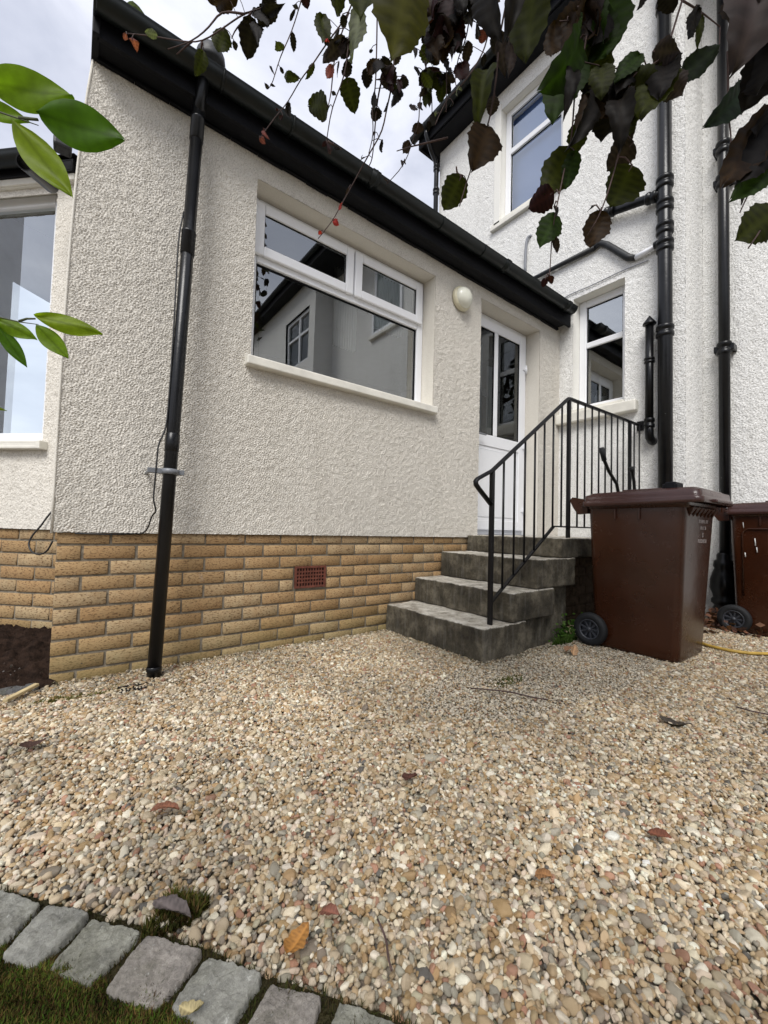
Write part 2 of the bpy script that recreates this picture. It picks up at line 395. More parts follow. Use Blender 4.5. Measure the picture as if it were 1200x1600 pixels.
# ---------------------------------------------------------------- the extension
ext = thing('house_extension', 'low cream roughcast extension on a buff brick base with a black eave', 'extension', (2.1, 2.45, 0))
WX0, WX1, WZ0, WZ1 = .822, 2.352, 1.77, 2.893
DX0, DX1, DZ0, DZ1 = 2.945, 3.912, .715, 2.925
EX0 = -.066
rough_wall('roughcast_wall', (EX0, D, .70), (1, 0, 0), (0, 0, 1), (0, -1, 0), L-EX0, 3.09-.70, .0034,
           [(WX0-EX0, WX1-EX0, WZ0-.70, WZ1-.70), (DX0-EX0, DX1-EX0, 0, DZ1-.70)], .0034, .0130, 3, M_EXT, ext, lean=.055, aniso=.58)
# return of the corner: bead and end wall facing -x
MB().tube([(EX0+.055*(k/12)**4, D-.001, .695+2.365*k/12) for k in range(13)], .0055, 8).build('corner_bead', M_MARGIN, ext)
MB().box(.0, .07, D+.012, 2.925, .70, 3.05).build('end_wall', M_MARGIN, ext)
# reveals
def reveals(parent, x0, x1, z0, z1, y, dep, m, bottom=False):
    q = MB(); t_ = .03
    q.box(x0-t_, x0, y+.004, y+dep, z0-(t_ if bottom else 0), z1+t_); q.box(x1, x1+t_, y+.004, y+dep, z0-(t_ if bottom else 0), z1+t_)
    q.box(x0, x1, y+.004, y+dep, z1, z1+t_)
    if bottom: q.box(x0, x1, y+.004, y+dep, z0-t_, z0)
    q.build('reveal', m, parent)
reveals(ext, WX0, WX1, WZ0, WZ1, D, .22, M_MARGIN, True)
reveals(ext, DX0, DX1, DZ0, DZ1, D, .26, M_MARGIN)

# brick base: individually shaped bricks over a recessed mortar bed
def bricks(name, O, U, Nn, w, z_top, z_bot, holes, parent, phase=0.0, seed=0, first=.053):
    r = np.random.default_rng(seed); V = []; Fc = []; A = []
    U = np.array(U, float); Nn = np.array(Nn, float); O = np.array(O, float); Z = np.array([0, 0, 1.])
    z = z_top; row = 0
    while z > z_bot:
        hgt = first if row == 0 else .063
        z1 = z; z0 = z-hgt; u = -.2125+(.1125 if row % 2 else 0)+phase
        while u < w:
            a0, a1 = max(u, 0), min(u+.213, w); u += .225
            if a1-a0 < .02: continue
            spans = [(a0, a1)]
            for h0, h1, hz0, hz1 in holes:
                if z0 < hz1-.02 and z1 > hz0+.02:
                    ns = []
                    for s0, s1 in spans:
                        if s1 <= h0 or s0 >= h1: ns.append((s0, s1))
                        else:
                            if h0-.008-s0 > .02: ns.append((s0, h0-.008))
                            if s1-h1-.008 > .02: ns.append((h1+.008, s1))
                    spans = ns
            for s0, s1 in spans:
                j = r.normal(0, .0012, 6); pr = r.normal(0, .0012); rnd = r.random(); e_ = .0022
                b0 = len(V)
                for dd, ins in ((-.02, 0), (-.0022+pr, 0), (pr, e_)):
                    for uu, zz in ((s0+ins+j[0], z0+ins+j[1]), (s1-ins+j[2], z0+ins+j[3]), (s1-ins+j[2], z1-ins+j[4]), (s0+ins+j[0], z1-ins+j[5])):
                        V.append(O+U*uu+Z*zz+Nn*dd); A.append(rnd)
                for k in range(2):
                    for i in range(4): Fc.append((b0+k*4+i, b0+k*4+(i+1) % 4, b0+k*4+4+(i+1) % 4, b0+k*4+4+i))
                Fc.append((b0+8, b0+9, b0+10, b0+11))
        z = z0-.012; row += 1
    me = npmesh(name, V, Fc, False, {'rnd': A})
    o = link(name, me, M_BRICK, parent)
    q = MB(); P0 = O-Nn*.0070; P1 = P0+U*w; B0 = O-Nn*.12; B1 = B0+U*w
    q.add([(*P0[:2], z_bot), (*P1[:2], z_bot), (*P1[:2], z_top), (*P0[:2], z_top), (*B0[:2], z_bot), (*B1[:2], z_bot), (*B1[:2], z_top), (*B0[:2], z_top)],
          [(0, 1, 2, 3), (5, 4, 7, 6), (4, 0, 3, 7), (1, 5, 6, 2), (3, 2, 6, 7)])
    q.build('mortar', M_MORTAR, o); return o
bricks('brick_base', (-.045, D+.015, 0), (1, 0, 0), (0, -1, 0), 2.90, .699, -.06, [(1.165+.045, 1.395+.045, .352, .498)], ext, -.02, 1)
# end face bricks of the base (round the corner) are out of sight: plain return
MB().box(-.045, .06, D+.136, 2.93, -.06, .70).build('base_return', M_MORTAR, ext)
# black strip added as painted shade in the gap under the render
MB().box(EX0+.012, DX0-.05, D+.006, D+.03, .699, .704).build('shade_strip', M_SOFFIT, ext)

# soffit, fascia, gutter, roof
q = MB(); q.box(-.004, L-.09, 2.335, D+.02, 3.045, 3.06); q.build('soffit', M_SOFFIT, ext)
q = MB(); q.box(-.004, L-.02, 2.313, 2.335, 3.03, 3.205, .003); q.build('fascia', M_SOFFIT, ext)
q = MB()
for k in range(26):      # ragged mastic bead where the soffit meets the roughcast
    x0 = .0+k*.163; q.box(x0, x0+.161, D-.022-random.random()*.006, D-.002, 3.024+random.random()*.008, 3.044, .003)
q.build('soffit_trim', M_SOFFIT, ext)
def gutter_run(parent, p0, p1, r=.056, name='gutter', unions=(), brk=()):
    p0 = Vector(p0); p1 = Vector(p1); d = (p1-p0).normalized(); out = Vector((d.y, -d.x, 0))
    q = MB(); prof = []
    for k in range(15):
        a = math.pi*k/14; prof.append((-math.cos(a)*r, -math.sin(a)*r*1.0))
    prof = [(-r-.004, .004)]+prof+[(r+.004, .004)]
    inner = [(a*.95, b_*.95+.001) for a, b_ in reversed(prof)]
    ring = prof+inner; n = len(ring); vs = []
    for P in (p0, p1):
        for a, b_ in ring: vs.append(P+out*a+Vector((0, 0, b_)))
    fs = [(i, (i+1) % n, n+(i+1) % n, n+i) for i in range(n)]
    q.add(vs, fs, 0, True)
    for P, s in ((p0, -1), (p1, 1)):     # stop ends
        vs = [P+d*s*.002+out*a*1.06+Vector((0, 0, b_*1.06)) for a, b_ in prof]+[P+d*s*.012+out*a*1.06+Vector((0, 0, b_*1.06)) for a, b_ in prof]
        m_ = len(prof); q.add(vs, [(i, i+1, m_+i+1, m_+i) for i in range(m_-1)]+[tuple(range(m_, 2*m_)), tuple(range(m_))])
    o = q.build(name, M_GUTTER, parent)
    LL = (p1-p0).length
    for u in unions:
        q = MB(); c0 = p0+d*u
        vs = []
        for P, s in ((c0-d*.035, 1.0), (c0-d*.033, 1.11), (c0-d*.006, 1.11), (c0-d*.004, 1.17), (c0+d*.004, 1.17), (c0+d*.006, 1.11), (c0+d*.033, 1.11), (c0+d*.035, 1.0)):
            for a, b_ in prof: vs.append(P+out*a*s+Vector((0, 0, b_*s)))
        m_ = len(prof); q.add(vs, [(j*m_+i, j*m_+i+1, (j+1)*m_+i+1, (j+1)*m_+i) for j in range(7) for i in range(m_-1)], 0, True)
        q.build('gutter_union', M_GUTTER, o)
    for u in brk:
        q = MB(); c0 = p0+d*u
        q.tube([c0+out*a*1.05+Vector((0, 0, b_*1.05)) for a, b_ in prof], .006, 6)
        q.build('gutter_bracket', M_GUTTER, o)
    return o
gutter_run(ext, (-.010, 2.255, 3.150), (L-.11, 2.255, 3.185), .058, 'gutter', (1.55, 3.02, 4.08), (.55, .95, 2.2, 2.7))
q = MB(); pitch = math.tan(R(17))
def roofpt(x, y): return (x, y, 3.205+(y-2.28)*pitch)
yr = 5.3
q.add([roofpt(-.025, 2.29), roofpt(L, 2.29), roofpt(L, yr), roofpt(-.025, yr)], [(0, 1, 2, 3)])
for k in range(24):
    y0 = 2.285+k*.13; z0 = 3.207+(y0-2.28)*pitch
    for i in range(15):
        x0 = -.025+i*.292; x1 = min(x0+.286, L-.01)
        if x1 > x0+.02: q.box(x0, x1, y0, y0+.2, z0+.012+random.random()*.003, z0+.022, .003, 0, Matrix.Translation((0, y0, z0))@Matrix.Rotation(math.atan(pitch)*.82, 4, 'X')@Matrix.Translation((0, -y0, -z0)))
q.build('roof', simple('dark_roof_tile', (.05, .05, .05), .8, .3, .3, 6, .002, 60), ext)
MB().box(-.022, .008, 2.30, 2.96, 3.03, 3.19, .004).build('verge_board', M_SOFFIT, ext)
# back and side of the extension so that no daylight leaks into the rooms
q = MB(); q.box(EX0+.01, L, 5.25, 5.35, -.03, 3.9); q.box(EX0+.0, EX0+.10, 4.2, 5.3, 0, 3.6); q.build('rear_wall', M_EXT, ext)
# room behind the window and door
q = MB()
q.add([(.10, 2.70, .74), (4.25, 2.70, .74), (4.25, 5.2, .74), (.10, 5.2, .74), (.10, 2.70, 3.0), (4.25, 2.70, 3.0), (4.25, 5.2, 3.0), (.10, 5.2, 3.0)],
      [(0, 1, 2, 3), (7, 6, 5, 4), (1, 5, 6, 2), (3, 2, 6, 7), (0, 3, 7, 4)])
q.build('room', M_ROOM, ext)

# generic window: frame ring + bars; returns nothing. coordinates in (u,z) on a plane given by origin, U and outward normal
def rect_frame(q, P, u0, u1, z0, z1, t, y0, y1, bev=.006):
    "P(u, depth, z)->world; four bars mitre-free"
    def bx(a0, a1, b0, b1, c0, c1):
        c = [P(a, d, z) for z in (c0, c1) for d in (b0, b1) for a in (a0, a1)]
        bm = bmesh.new(); vs = [bm.verts.new(v) for v in c]
        for f in ((0, 2, 3, 1), (4, 5, 7, 6), (0, 1, 5, 4), (2, 6, 7, 3), (0, 4, 6, 2), (1, 3, 7, 5)): bm.faces.new([vs[i] for i in f])
        bmesh.ops.recalc_face_normals(bm, faces=bm.faces[:])
        if bev: bmesh.ops.bevel(bm, geom=bm.edges[:], offset=bev, segments=2, affect='EDGES', profile=.5)
        bm.verts.index_update(); q.add([v.co[:] for v in bm.verts], [[v.index for v in f.verts] for f in bm.faces]); bm.free()
    bx(u0, u0+t, y0, y1, z0, z1); bx(u1-t, u1, y0, y1, z0, z1)
    bx(u0+t+.0005, u1-t-.0005, y0+.001, y1, z0+.0005, z0+t); bx(u0+t+.0005, u1-t-.0005, y0+.001, y1, z1-t, z1-.0005)
    return bx
def pane(P, u0, u1, z0, z1, d, m, parent, name='glass_pane'):
    q = MB(); q.add([P(u0, d, z0), P(u1, d, z0), P(u1, d, z1), P(u0, d, z1), P(u0, d+.004, z0), P(u1, d+.004, z0), P(u1, d+.004, z1), P(u0, d+.004, z1)],
                    [(0, 1, 2, 3), (0, 4, 5, 1), (1, 5, 6, 2), (2, 6, 7, 3), (3, 7, 4, 0)])
    if (q.v[1] and (Vector(q.v[1])-Vector(q.v[0])).cross(Vector(q.v[3])-Vector(q.v[0])).dot(P(0, -1, 0)-P(0, 0, 0)) < 0): q.f = [tuple(reversed(f)) for f in q.f]
    return q.build(name, m, parent)
def gasket(P, u0, u1, z0, z1, d, parent):
    q = MB(); rect_frame(q, P, u0, u1, z0, z1, .010, d-.002, d+.01, 0); return q.build('gasket', M_SOFFIT, parent)

# --- big casement window
PY = lambda u, d, z: Vector((u, D+d, z))
q = MB(); bx = rect_frame(q, PY, WX0+.002, WX1-.002, WZ0, WZ1-.002, .062, .145, .215)
TZ = 2.497; MU = 1.623
bx(WX0+.066, WX1-.066, .146, .213, TZ-.028, TZ+.028)
bx(MU-.012, MU+.012, .143, .212, TZ+.029, WZ1-.066)
win = q.build('window', M_UPVC, ext, label='wide white casement window with two small top lights')
for u0, u1 in ((WX0+.035, MU-.006), (MU+.006, WX1-.035)):
    q = MB(); rect_frame(q, PY, u0, u1, TZ+.012, WZ1-.035, .066, .118, .1445, .007); s_ = q.build('sash', M_UPVC, win)
    pane(PY, u0+.060, u1-.060, TZ+.072, WZ1-.095, .137, M_GLASS, s_ if False else win); gasket(PY, u0+.060, u1-.060, TZ+.072, WZ1-.095, .1335, win)
pane(PY, WX0+.058, WX1-.058, WZ0+.055, TZ-.024, .172, M_GLASS, win); gasket(PY, WX0+.0645, WX1-.0645, WZ0+.0625, TZ-.0285, .166, win)
q = MB()      # projecting painted sill, slightly sloped, wider than the opening
bm = bmesh.new(); sv = [(.788, D-.055, 1.712), (2.362, D-.055, 1.712), (2.362, D+.15, 1.712), (.788, D+.15, 1.712), (.788, D-.055, 1.768), (2.362, D-.055, 1.768), (2.362, D+.15, 1.773), (.788, D+.15, 1.773)]
vs = [bm.verts.new(v) for v in sv]
for f in ((0, 3, 2, 1), (4, 5, 6, 7), (0, 1, 5, 4), (1, 2, 6, 5), (2, 3, 7, 6), (3, 0, 4, 7)): bm.faces.new([vs[i] for i in f])
bmesh.ops.bevel(bm, geom=bm.edges[:], offset=.008, segments=3, affect='EDGES', profile=.5); bm.verts.index_update()
q.add([v.co[:] for v in bm.verts], [[v.index for v in f.verts] for f in bm.faces]); bm.free()
q.build('sill', M_SILL, win)
q = MB()      # pale curtain hanging behind the right top light
vs = []; n = 40
for i in range(n+1):
    x = 2.02+i*.30/n; y = 2.86+.02*math.sin(i*1.4)
    vs += [(x, y, 2.50), (x, y+.004, 2.98)]
q.add(vs, [(2*i, 2*i+2, 2*i+3, 2*i+1) for i in range(n)], 0, True)
vs = []
for i in range(n+1):
    x = 1.70+i*.22/n; y = 3.0+.02*math.sin(i*1.4)
    vs += [(x, y, 2.3), (x, y+.004, 2.98)]
q.add(vs, [(2*i, 2*i+2, 2*i+3, 2*i+1) for i in range(n)], 0, True)
q.build('curtain', simple('pale_curtain', (.75, .74, .72), .9, .1, .05), ext)

# --- back door
q = MB(); bx = rect_frame(q, PY, DX0+.002, DX1-.002, DZ0+.012, DZ1-.002, .058, .165, .235)
df = q.build('door_frame', M_UPVC, ext)
DU0, DU1, DB, DT = DX0+.050, DX1-.050, DZ0+.055, DZ1-.052
q = MB(); bx = rect_frame(q, PY, DU0, DU1, DB, DT, .098, .140, .1645, .005)
bx(DU0+.0985, DU1-.0985, .1415, .163, 1.60, 1.715)
MUL = 3.365
bx(MUL-.028, MUL+.028, .1415, .163, 1.7155, DT-.0985)
bx(DU0+.0985, DU1-.0985, .150, .164, DB+.0985, 1.5995)
bx(DU0+.13, DU1-.13, .146, .1495, DB+.13, 1.565)
door = q.build('door', M_UPVC, ext, label='white half glazed back door with two narrow panes')
for a0, a1 in ((DU0+.098, MUL-.028), (MUL+.028, DU1-.098)):
    pane(PY, a0, a1, 1.715, DT-.098, .156, M_GLASS_DOOR, door); gasket(PY, a0, a1, 1.715, DT-.098, .1525, door)
for z in (2.52, 1.66, .98):
    q = MB(); q.tube([(DU1-.006, D+.127, z-.045), (DU1-.006, D+.127, z+.045)], .011, 10); q.box(DU1-.05, DU1+.03, D+.132, D+.1395, z-.012, z+.035, .003); q.build('hinge', M_UPVC, door)
q = MB(); q.tube([(DU0+.05, D+.139, 1.62+.07), (DU0+.05, D+.09, 1.69), (DU0+.16, D+.09, 1.69)], .009, 8); q.build('handle', M_GREYP, door)
q = MB(); q.box(DX0+.001, DX1-.001, D-.02, D+.24, DZ0-.012, DZ0+.012, .004); q.build('threshold', M_GREYP, ext)
q = MB(); vs = []; n = 60
for i in range(n+1):
    x = 3.0+i*.36/n; y = 2.78+.018*math.sin(i*.9); vs += [(x, y, .9), (x, y, 2.72)]
q.add(vs, [(2*i, 2*i+2, 2*i+3, 2*i+1) for i in range(n)], 0, True)
q.build('curtain', M_CURTAIN, ext)
q = MB(); q.box(3.62, 3.72, 2.9, 2.92, .8, 2.6); q.box(3.45, 4.1, 3.1, 3.12, 2.35, 2.44); q.box(3.4, 4.1, 3.0, 3.4, .8, 1.35)
q.build('kitchen_unit', M_GREYP, ext)

# --- bay on the far left, splayed 45 degrees
BO = Vector((-.035, 2.918, 0)); BU = Vector((-.7071, .7071, 0)); BN = Vector((-.7071, -.7071, 0))
def PB(u, d, z): return BO+BU*u-BN*d+Vector((0, 0, z))
bay = MB()
rough_wall('bay_wall', BO+Vector((0, 0, .70)), BU, (0, 0, 1), BN, 1.6, 2.06, .0045, [(.155, 1.45, 1.165-.70, 2.66-.70)], .0030, .0130, 21, M_EXT, ext, aniso=.6)
bricks('brick_base', tuple(BO-BN*.016), tuple(BU), tuple(BN), 1.6, .697, -.06, [], ext, .06, 5)
q = MB(); bx = rect_frame(q, PB, .16, 1.445, 1.20, 2.70, .0605, .05, .12)
bw = q.build('window', M_UPVC, ext, label='white bay window at the left end of the extension')
pane(PB, .20, 1.40, 1.24, 2.66, .075, M_GLASS_BAY, bw)
q = MB(); bx = rect_frame(q, PB, .12, 1.5, 1.15, 1.198, .02, -.05, .16, .005); bx(.125, 1.49, -.048, .158, 1.151, 1.197); q.build('sill', M_SILL, bw)
q = MB(); bx = rect_frame(q, PB, .0, 1.6, 2.700, 2.744, .012, -.02, .10, .003); bx(.02, 1.58, -.03, .05, 2.705, 2.743); q.build('bay_fascia', M_SILL, ext)
q = MB(); bx = rect_frame(q, PB, .02, 1.7, 2.742, 2.815, .01, -.045, -.03, .002); bx(.0, 1.7, -.0295, .0, 2.745, 2.76); bx(.031, 1.689, -.044, -.031, 2.7525, 2.8045); bx(.0, 1.7, -.0293, .30, 2.79, 2.82); q.build('bay_soffit', M_SOFFIT, ext)
gutter_run(ext, PB(1.7, -.09, 2.81), PB(.11, -.09, 2.81), .048, 'bay_gutter', (), ())
q = MB(); q.add([PB(0, -.06, 2.83), PB(1.75, -.06, 2.83), PB(1.75, .9, 3.02), PB(0, .9, 3.02)], [(0, 1, 2, 3)]); q.build('bay_roof', M_LEAD, ext)
# inside of the bay: dim room with a daylit opening in its far side
q = MB(); q.add([PB(.02, .16, 2.85), PB(1.55, .16, 2.85), PB(1.55, 1.7, 3.45), PB(.02, 1.7, 3.45)], [(0, 1, 2, 3)]); q.build('ceiling', M_BAYROOM, ext)
q = MB(); q.add([PB(.02, .16, .9), PB(1.55, .16, .9), PB(1.55, 1.6, .9), PB(.02, 1.6, .9)], [(0, 1, 2, 3)]); q.build('bay_floor', M_BAYROOM, ext)
# far splayed side of the bay, with its own open window to the sky
v0 = at(50, 455, 1)-EYE; PW = EYE+v0*(4.1/v0.y); nW = Vector((.7071, -.7071, 0)); uW = Vector((.7071, .7071, 0))
def farw(px, py):
    v = at(px, py, 1)-EYE; p = EYE+v*((PW-EYE).dot(nW)/v.dot(nW)); return (p-PW).dot(uW), p.z
s0, zt = farw(20, 440); s1 = farw(120, 480)[0]; s00 = s0-.9
q = MB()
for a, b, c, d in ((s00, s0, .9, 3.2), (s0, s1, zt, 3.2), (s0, s1, .9, 1.22)):
    P1 = PW+uW*a; P2 = PW+uW*b
    q.add([(P1.x, P1.y, c), (P2.x, P2.y, c), (P2.x, P2.y, d), (P1.x, P1.y, d)], [(0, 1, 2, 3)])
q.build('far_bay_wall', M_BAYROOM, ext)
# black drain spout stub poking out of the bay gutter
sp = thing('waste_pipe_stub', 'short open ended black pipe poking out under the bay gutter', 'pipe', PB(.4, -.15, 2.86))
q = MB(); a = at(38, 253, 1.98); b_ = at(80, 290, 2.22)
q.tube([a, b_], .036, 18, False); q.tube([a, b_], .031, 18, False); 
q.lathe([(.031, 0), (.036, 0)], a, (b_-a)); q.build('pipe', M_BLACK, sp)
lump = MB(); lump.box(-.165, -.085, 2.78, 2.86, 2.77, 2.87, .012); tag(lump.build('gutter_end_outlet', M_LEAD), 'small dark lead lump at the wall corner beside the bay gutter', 'flashing')

# roof vent dome and small moss lumps on the roof edge
q = MB(); q.lathe([(.055, 0), (.058, .17), (.078, .175), (.082, .195), (.077, .235), (.06, .27), (.032, .288), (0.001, .293)], (.53, 2.48, 3.25))
tag(q.build('roof_vent', M_LEAD), 'round domed black vent cap on the roof above the drainpipe', 'roof vent')
def lumpy(name, c, r, m_, sx=1, sy=1, sz=.6, seed=0):
    bm = bmesh.new(); bmesh.ops.create_icosphere(bm, subdivisions=3, radius=r); rr = random.Random(seed)
    from mathutils import noise as mn
    for v in bm.verts:
        k = 1+.35*mn.noise(v.co/r*1.3+Vector((seed, 0, 0)))+.12*mn.noise(v.co/r*5)
        v.co = Vector((v.co.x*sx*k+c[0], v.co.y*sy*k+c[1], v.co.z*sz*k+c[2]))
    for f in bm.faces: f.smooth = True
    me = bpy.data.meshes.new(name); bm.to_mesh(me); bm.free(); return link(name, me, m_)
M_MOSS = simple('moss', (.05, .065, .02), .95, .05, .5, 60, .006, 160)
tag(lumpy('moss_clump', (.150, 2.36, 3.285), .055, M_MOSS, 1.0, .8, 1.15, 3), 'green moss clump sitting on the roof edge near the left corner', 'moss')

# ---------------------------------------------------------------- the main house
house = thing('house', 'tall white roughcast two storey house with black eaves behind the extension', 'house', (6.5, 0, 0))
HN = (-1, 0, 0)
SW = (1.765, 2.296, 2.07, 3.345)     # small window y0,y1,z0,z1
UW = (2.44, 3.30, 4.82, 6.36)
def hw(y): return 4.45-y            # u runs towards -y from y=4.45
rough_wall('roughcast_wall', (L, 4.45, .0), (0, -1, 0), (0, 0, 1), HN, 4.45-1.257, 6.70, .0058,
           [(hw(SW[1]), hw(SW[0]), SW[2], SW[3]), (hw(UW[1]), hw(UW[0]), UW[2], UW[3])], .0036, .0185, 31, M_HOUSE, house, aniso=.62)
rough_wall('recess_side_wall', (L, 1.257, .0), (1, 0, 0), (0, 0, 1), (0, -1, 0), L2-L, 6.70, .0085, [], .0035, .0155, 33, M_HOUSE, house)
rough_wall('recess_wall', (L2, 1.257, .0), (0, -1, 0), (0, 0, 1), HN, 2.2, 6.70, .0062, [], .0040, .0195, 35, M_HOUSE, house, aniso=.6)
NW = (-4.87, -3.55, 4.75, 6.05)
q = MB()
def wq(y0, y1, z0, z1): q.add([(L2, y0, z0), (L2, y1, z0), (L2, y1, z1), (L2, y0, z1)], [(0, 1, 2, 3)])
wq(-.943, -3.25, 0, 6.7)
def wn(y0, y1, z0, z1): q.add([(L, y0, z0), (L, y1, z0), (L, y1, z1), (L, y0, z1)], [(0, 1, 2, 3)])
wn(-3.25, NW[1], 0, 6.7); wn(NW[0], -9, 0, 6.7); wn(NW[1], NW[0], 0, 4.75); wn(NW[1], NW[0], 6.05, 6.7)
q.add([(L, -3.25, 0), (L2, -3.25, 0), (L2, -3.25, 6.7), (L, -3.25, 6.7)], [(0, 1, 2, 3)])
q.add([(L, 4.45, 0), (10, 4.45, 0), (10, 4.45, 6.7), (L, 4.45, 6.7)], [(0, 1, 2, 3)]); q.add([(L, -9, 0), (10, -9, 0), (10, -9, 6.7), (L, -9, 6.7)], [(0, 1, 2, 3)])
q.add([(10, 4.45, 0), (10, -9, 0), (10, -9, 6.7), (10, 4.45, 6.7)], [(0, 1, 2, 3)])
q.add([(L, 4.45, 6.69), (10, 4.45, 6.69), (10, -9, 6.69), (L, -9, 6.69)], [(0, 1, 2, 3)])
q.build('plain_wall', M_HOUSE_FAR, house)
# pipe recess shaft margin
# eaves
q = MB(); q.box(L-.26, L+.6, -9.3, 4.62, 6.66, 6.68); q.build('soffit', M_SOFFIT, house)
q = MB(); q.box(L-.285, L-.261, -9.3, 4.64, 6.62, 6.83, .004); q.box(L-.26, L+.3, 4.60, 4.64, 6.62, 6.83); q.build('fascia', M_SOFFIT, house)
q = MB(); q.box(L-.255, L-.0, 1.6, 4.5, 6.600, 6.655, .004); q.build('eaves_board', M_SOFFIT, house)
gutter_run(house, (L-.345, 4.70, 6.80), (L-.345, -9.3, 6.80), .06, 'gutter', (1.1, 3.2), (.3, .8, 1.7, 2.5))
q = MB(); q.add([(L-.36, 4.66, 6.83), (L-.36, -9.4, 6.83), (L+2.9, -9.4, 8.9), (L+2.9, 4.66, 8.9)], [(0, 1, 2, 3)])
q.add([(L+2.9, 4.66, 8.9), (L+2.9, -9.4, 8.9), (10.4, -9.4, 6.83), (10.4, 4.66, 6.83)], [(0, 1, 2, 3)]); q.add([(L, 4.46, 6.7), (10, 4.46, 6.7), (L+2.9, 4.46, 8.85)], [(0, 1, 2)])
q.build('roof', simple('slate_roof', (.05, .052, .058), .7, .3, .3, 5, .004, 8), house)
PX = lambda u, d, z: Vector((L+d, u, z))
def hreveal(y0, y1, z0, z1, dep, m):
    q = MB(); t_ = .03
    q.box(L+.005, L+dep, y0-t_, y0, z0-t_, z1+t_); q.box(L+.005, L+dep, y1, y1+t_, z0-t_, z1+t_); q.box(L+.005, L+dep, y0, y1, z1, z1+t_); q.box(L+.005, L+dep, y0, y1, z0-t_, z0); q.build('reveal', m, house)
hreveal(*SW, .28, M_REVEAL_W); hreveal(*UW, .24, M_REVEAL_W)
# small ground floor window
q = MB(); bx = rect_frame(q, PX, SW[0]+.002, SW[1]-.002, SW[2]+.03, SW[3]-.002, .075, .135, .2, .006)
bx(SW[0]+.078, SW[1]-.078, .137, .199, 2.805, 2.865)
hwn = q.build('window', M_UPVC, house, label='narrow white two light window beside the soil pipe')
pane(PX, SW[0]+.07, SW[1]-.07, SW[2]+.10, 2.807, .165, M_GLASS_BRIGHT, hwn); gasket(PX, SW[0]+.0775, SW[1]-.0775, SW[2]+.1055, 2.8045, .16, hwn)
pane(PX, SW[0]+.07, SW[1]-.07, 2.863, SW[3]-.07, .165, M_GLASS_BRIGHT, hwn); gasket(PX, SW[0]+.0775, SW[1]-.0775, 2.8655, SW[3]-.0775, .16, hwn)
q = MB(); q.box(L-.075, L+.14, 1.640, 2.452, 1.955, 2.065, .012); q.box(L-.03, L+.139, 1.768, 2.292, 2.066, 2.10, .006); q.build('sill', M_SILL, hwn)
q = MB(); q.box(L+.02, L+.021+2.0, 1.3, 3.0, 1.8, 1.81); q.add([(L+.3, 1.4, 1.9), (L+.3+1.6, 1.4, 1.9), (L+.3+1.6, 2.9, 1.9), (L+.3, 2.9, 1.9), (L+.3, 1.4, 3.4), (L+1.9, 1.4, 3.4), (L+1.9, 2.9, 3.4), (L+.3, 2.9, 3.4)], [(0, 1, 2, 3), (7, 6, 5, 4), (1, 5, 6, 2), (3, 2, 6, 7), (0, 4, 5, 1)])
q.build('room', M_ROOM, house)
# bottles and bits on the inner window ledge
q = MB(); q.lathe([(.001, 0), (.028, 0), (.03, .10), (.012, .13), (.012, .17), (.001, .172)], (L+.24, 2.14, 2.17)); q.lathe([(.001, 0), (.02, 0), (.02, .09), (.001, .1)], (L+.25, 2.08, 2.17)); tag(q.build('bottle', M_UPVC), 'small white bottle standing inside the narrow window', 'bottle')
q = MB(); q.box(L+.2, L+.29, 1.77, 2.29, 2.14, 2.17, .004); q.build('inner_ledge', M_UPVC, house)
tag(lumpy('ornament', (L+.25, 1.93, 2.195), .03, simple('shell_pink', (.4, .26, .22), .6), 1, 1.6, 1, 9), 'pinkish shell ornament on the ledge inside the narrow window', 'ornament')
# upper window
q = MB(); bx = rect_frame(q, PX, UW[0]+.002, UW[1]-.002, UW[2]+.03, UW[3]-.002, .075, .095, .16, .006)
bx(UW[0]+.078, UW[1]-.078, .093, .159, 5.745, 5.815)
uwn = q.build('window', M_UPVC, house, label='white upstairs window under the black eaves')
for z0, z1 in ((UW[2]+.10, 5.747), (5.813, UW[3]-.07)):
    pane(PX, UW[0]+.07, UW[1]-.07, z0, z1, .125, M_GLASS_UP, uwn); gasket(PX, UW[0]+.0775, UW[1]-.0775, z0+.0005, z1-.0005, .12, uwn)
q = MB(); q.box(L-.05, L+.1, 2.36, 3.43, 4.735, 4.79, .008); q.box(L-.012, L+.1, 2.36, 3.43, 4.7905, 4.85, .006); q.build('sill', M_SILL, uwn)
q = MB(); q.box(L-.012, L+.02, 3.302, 3.40, 4.79, 6.44, .004); q.build('window_margin', M_REVEAL_W, house)
q = MB(); q.box(L-.012, L+.02, 2.34, 2.438, 4.79, 6.44, .004); q.build('window_margin', M_REVEAL_W, house)
q = MB(); q.box(L+.22, L+.24, 2.2, 3.5, 4.7, 6.5); q.build('sky_reflection_sheet', M_SKYSHEET, house)  # blue sheet: its colour stands in for sky reflected in the upper panes
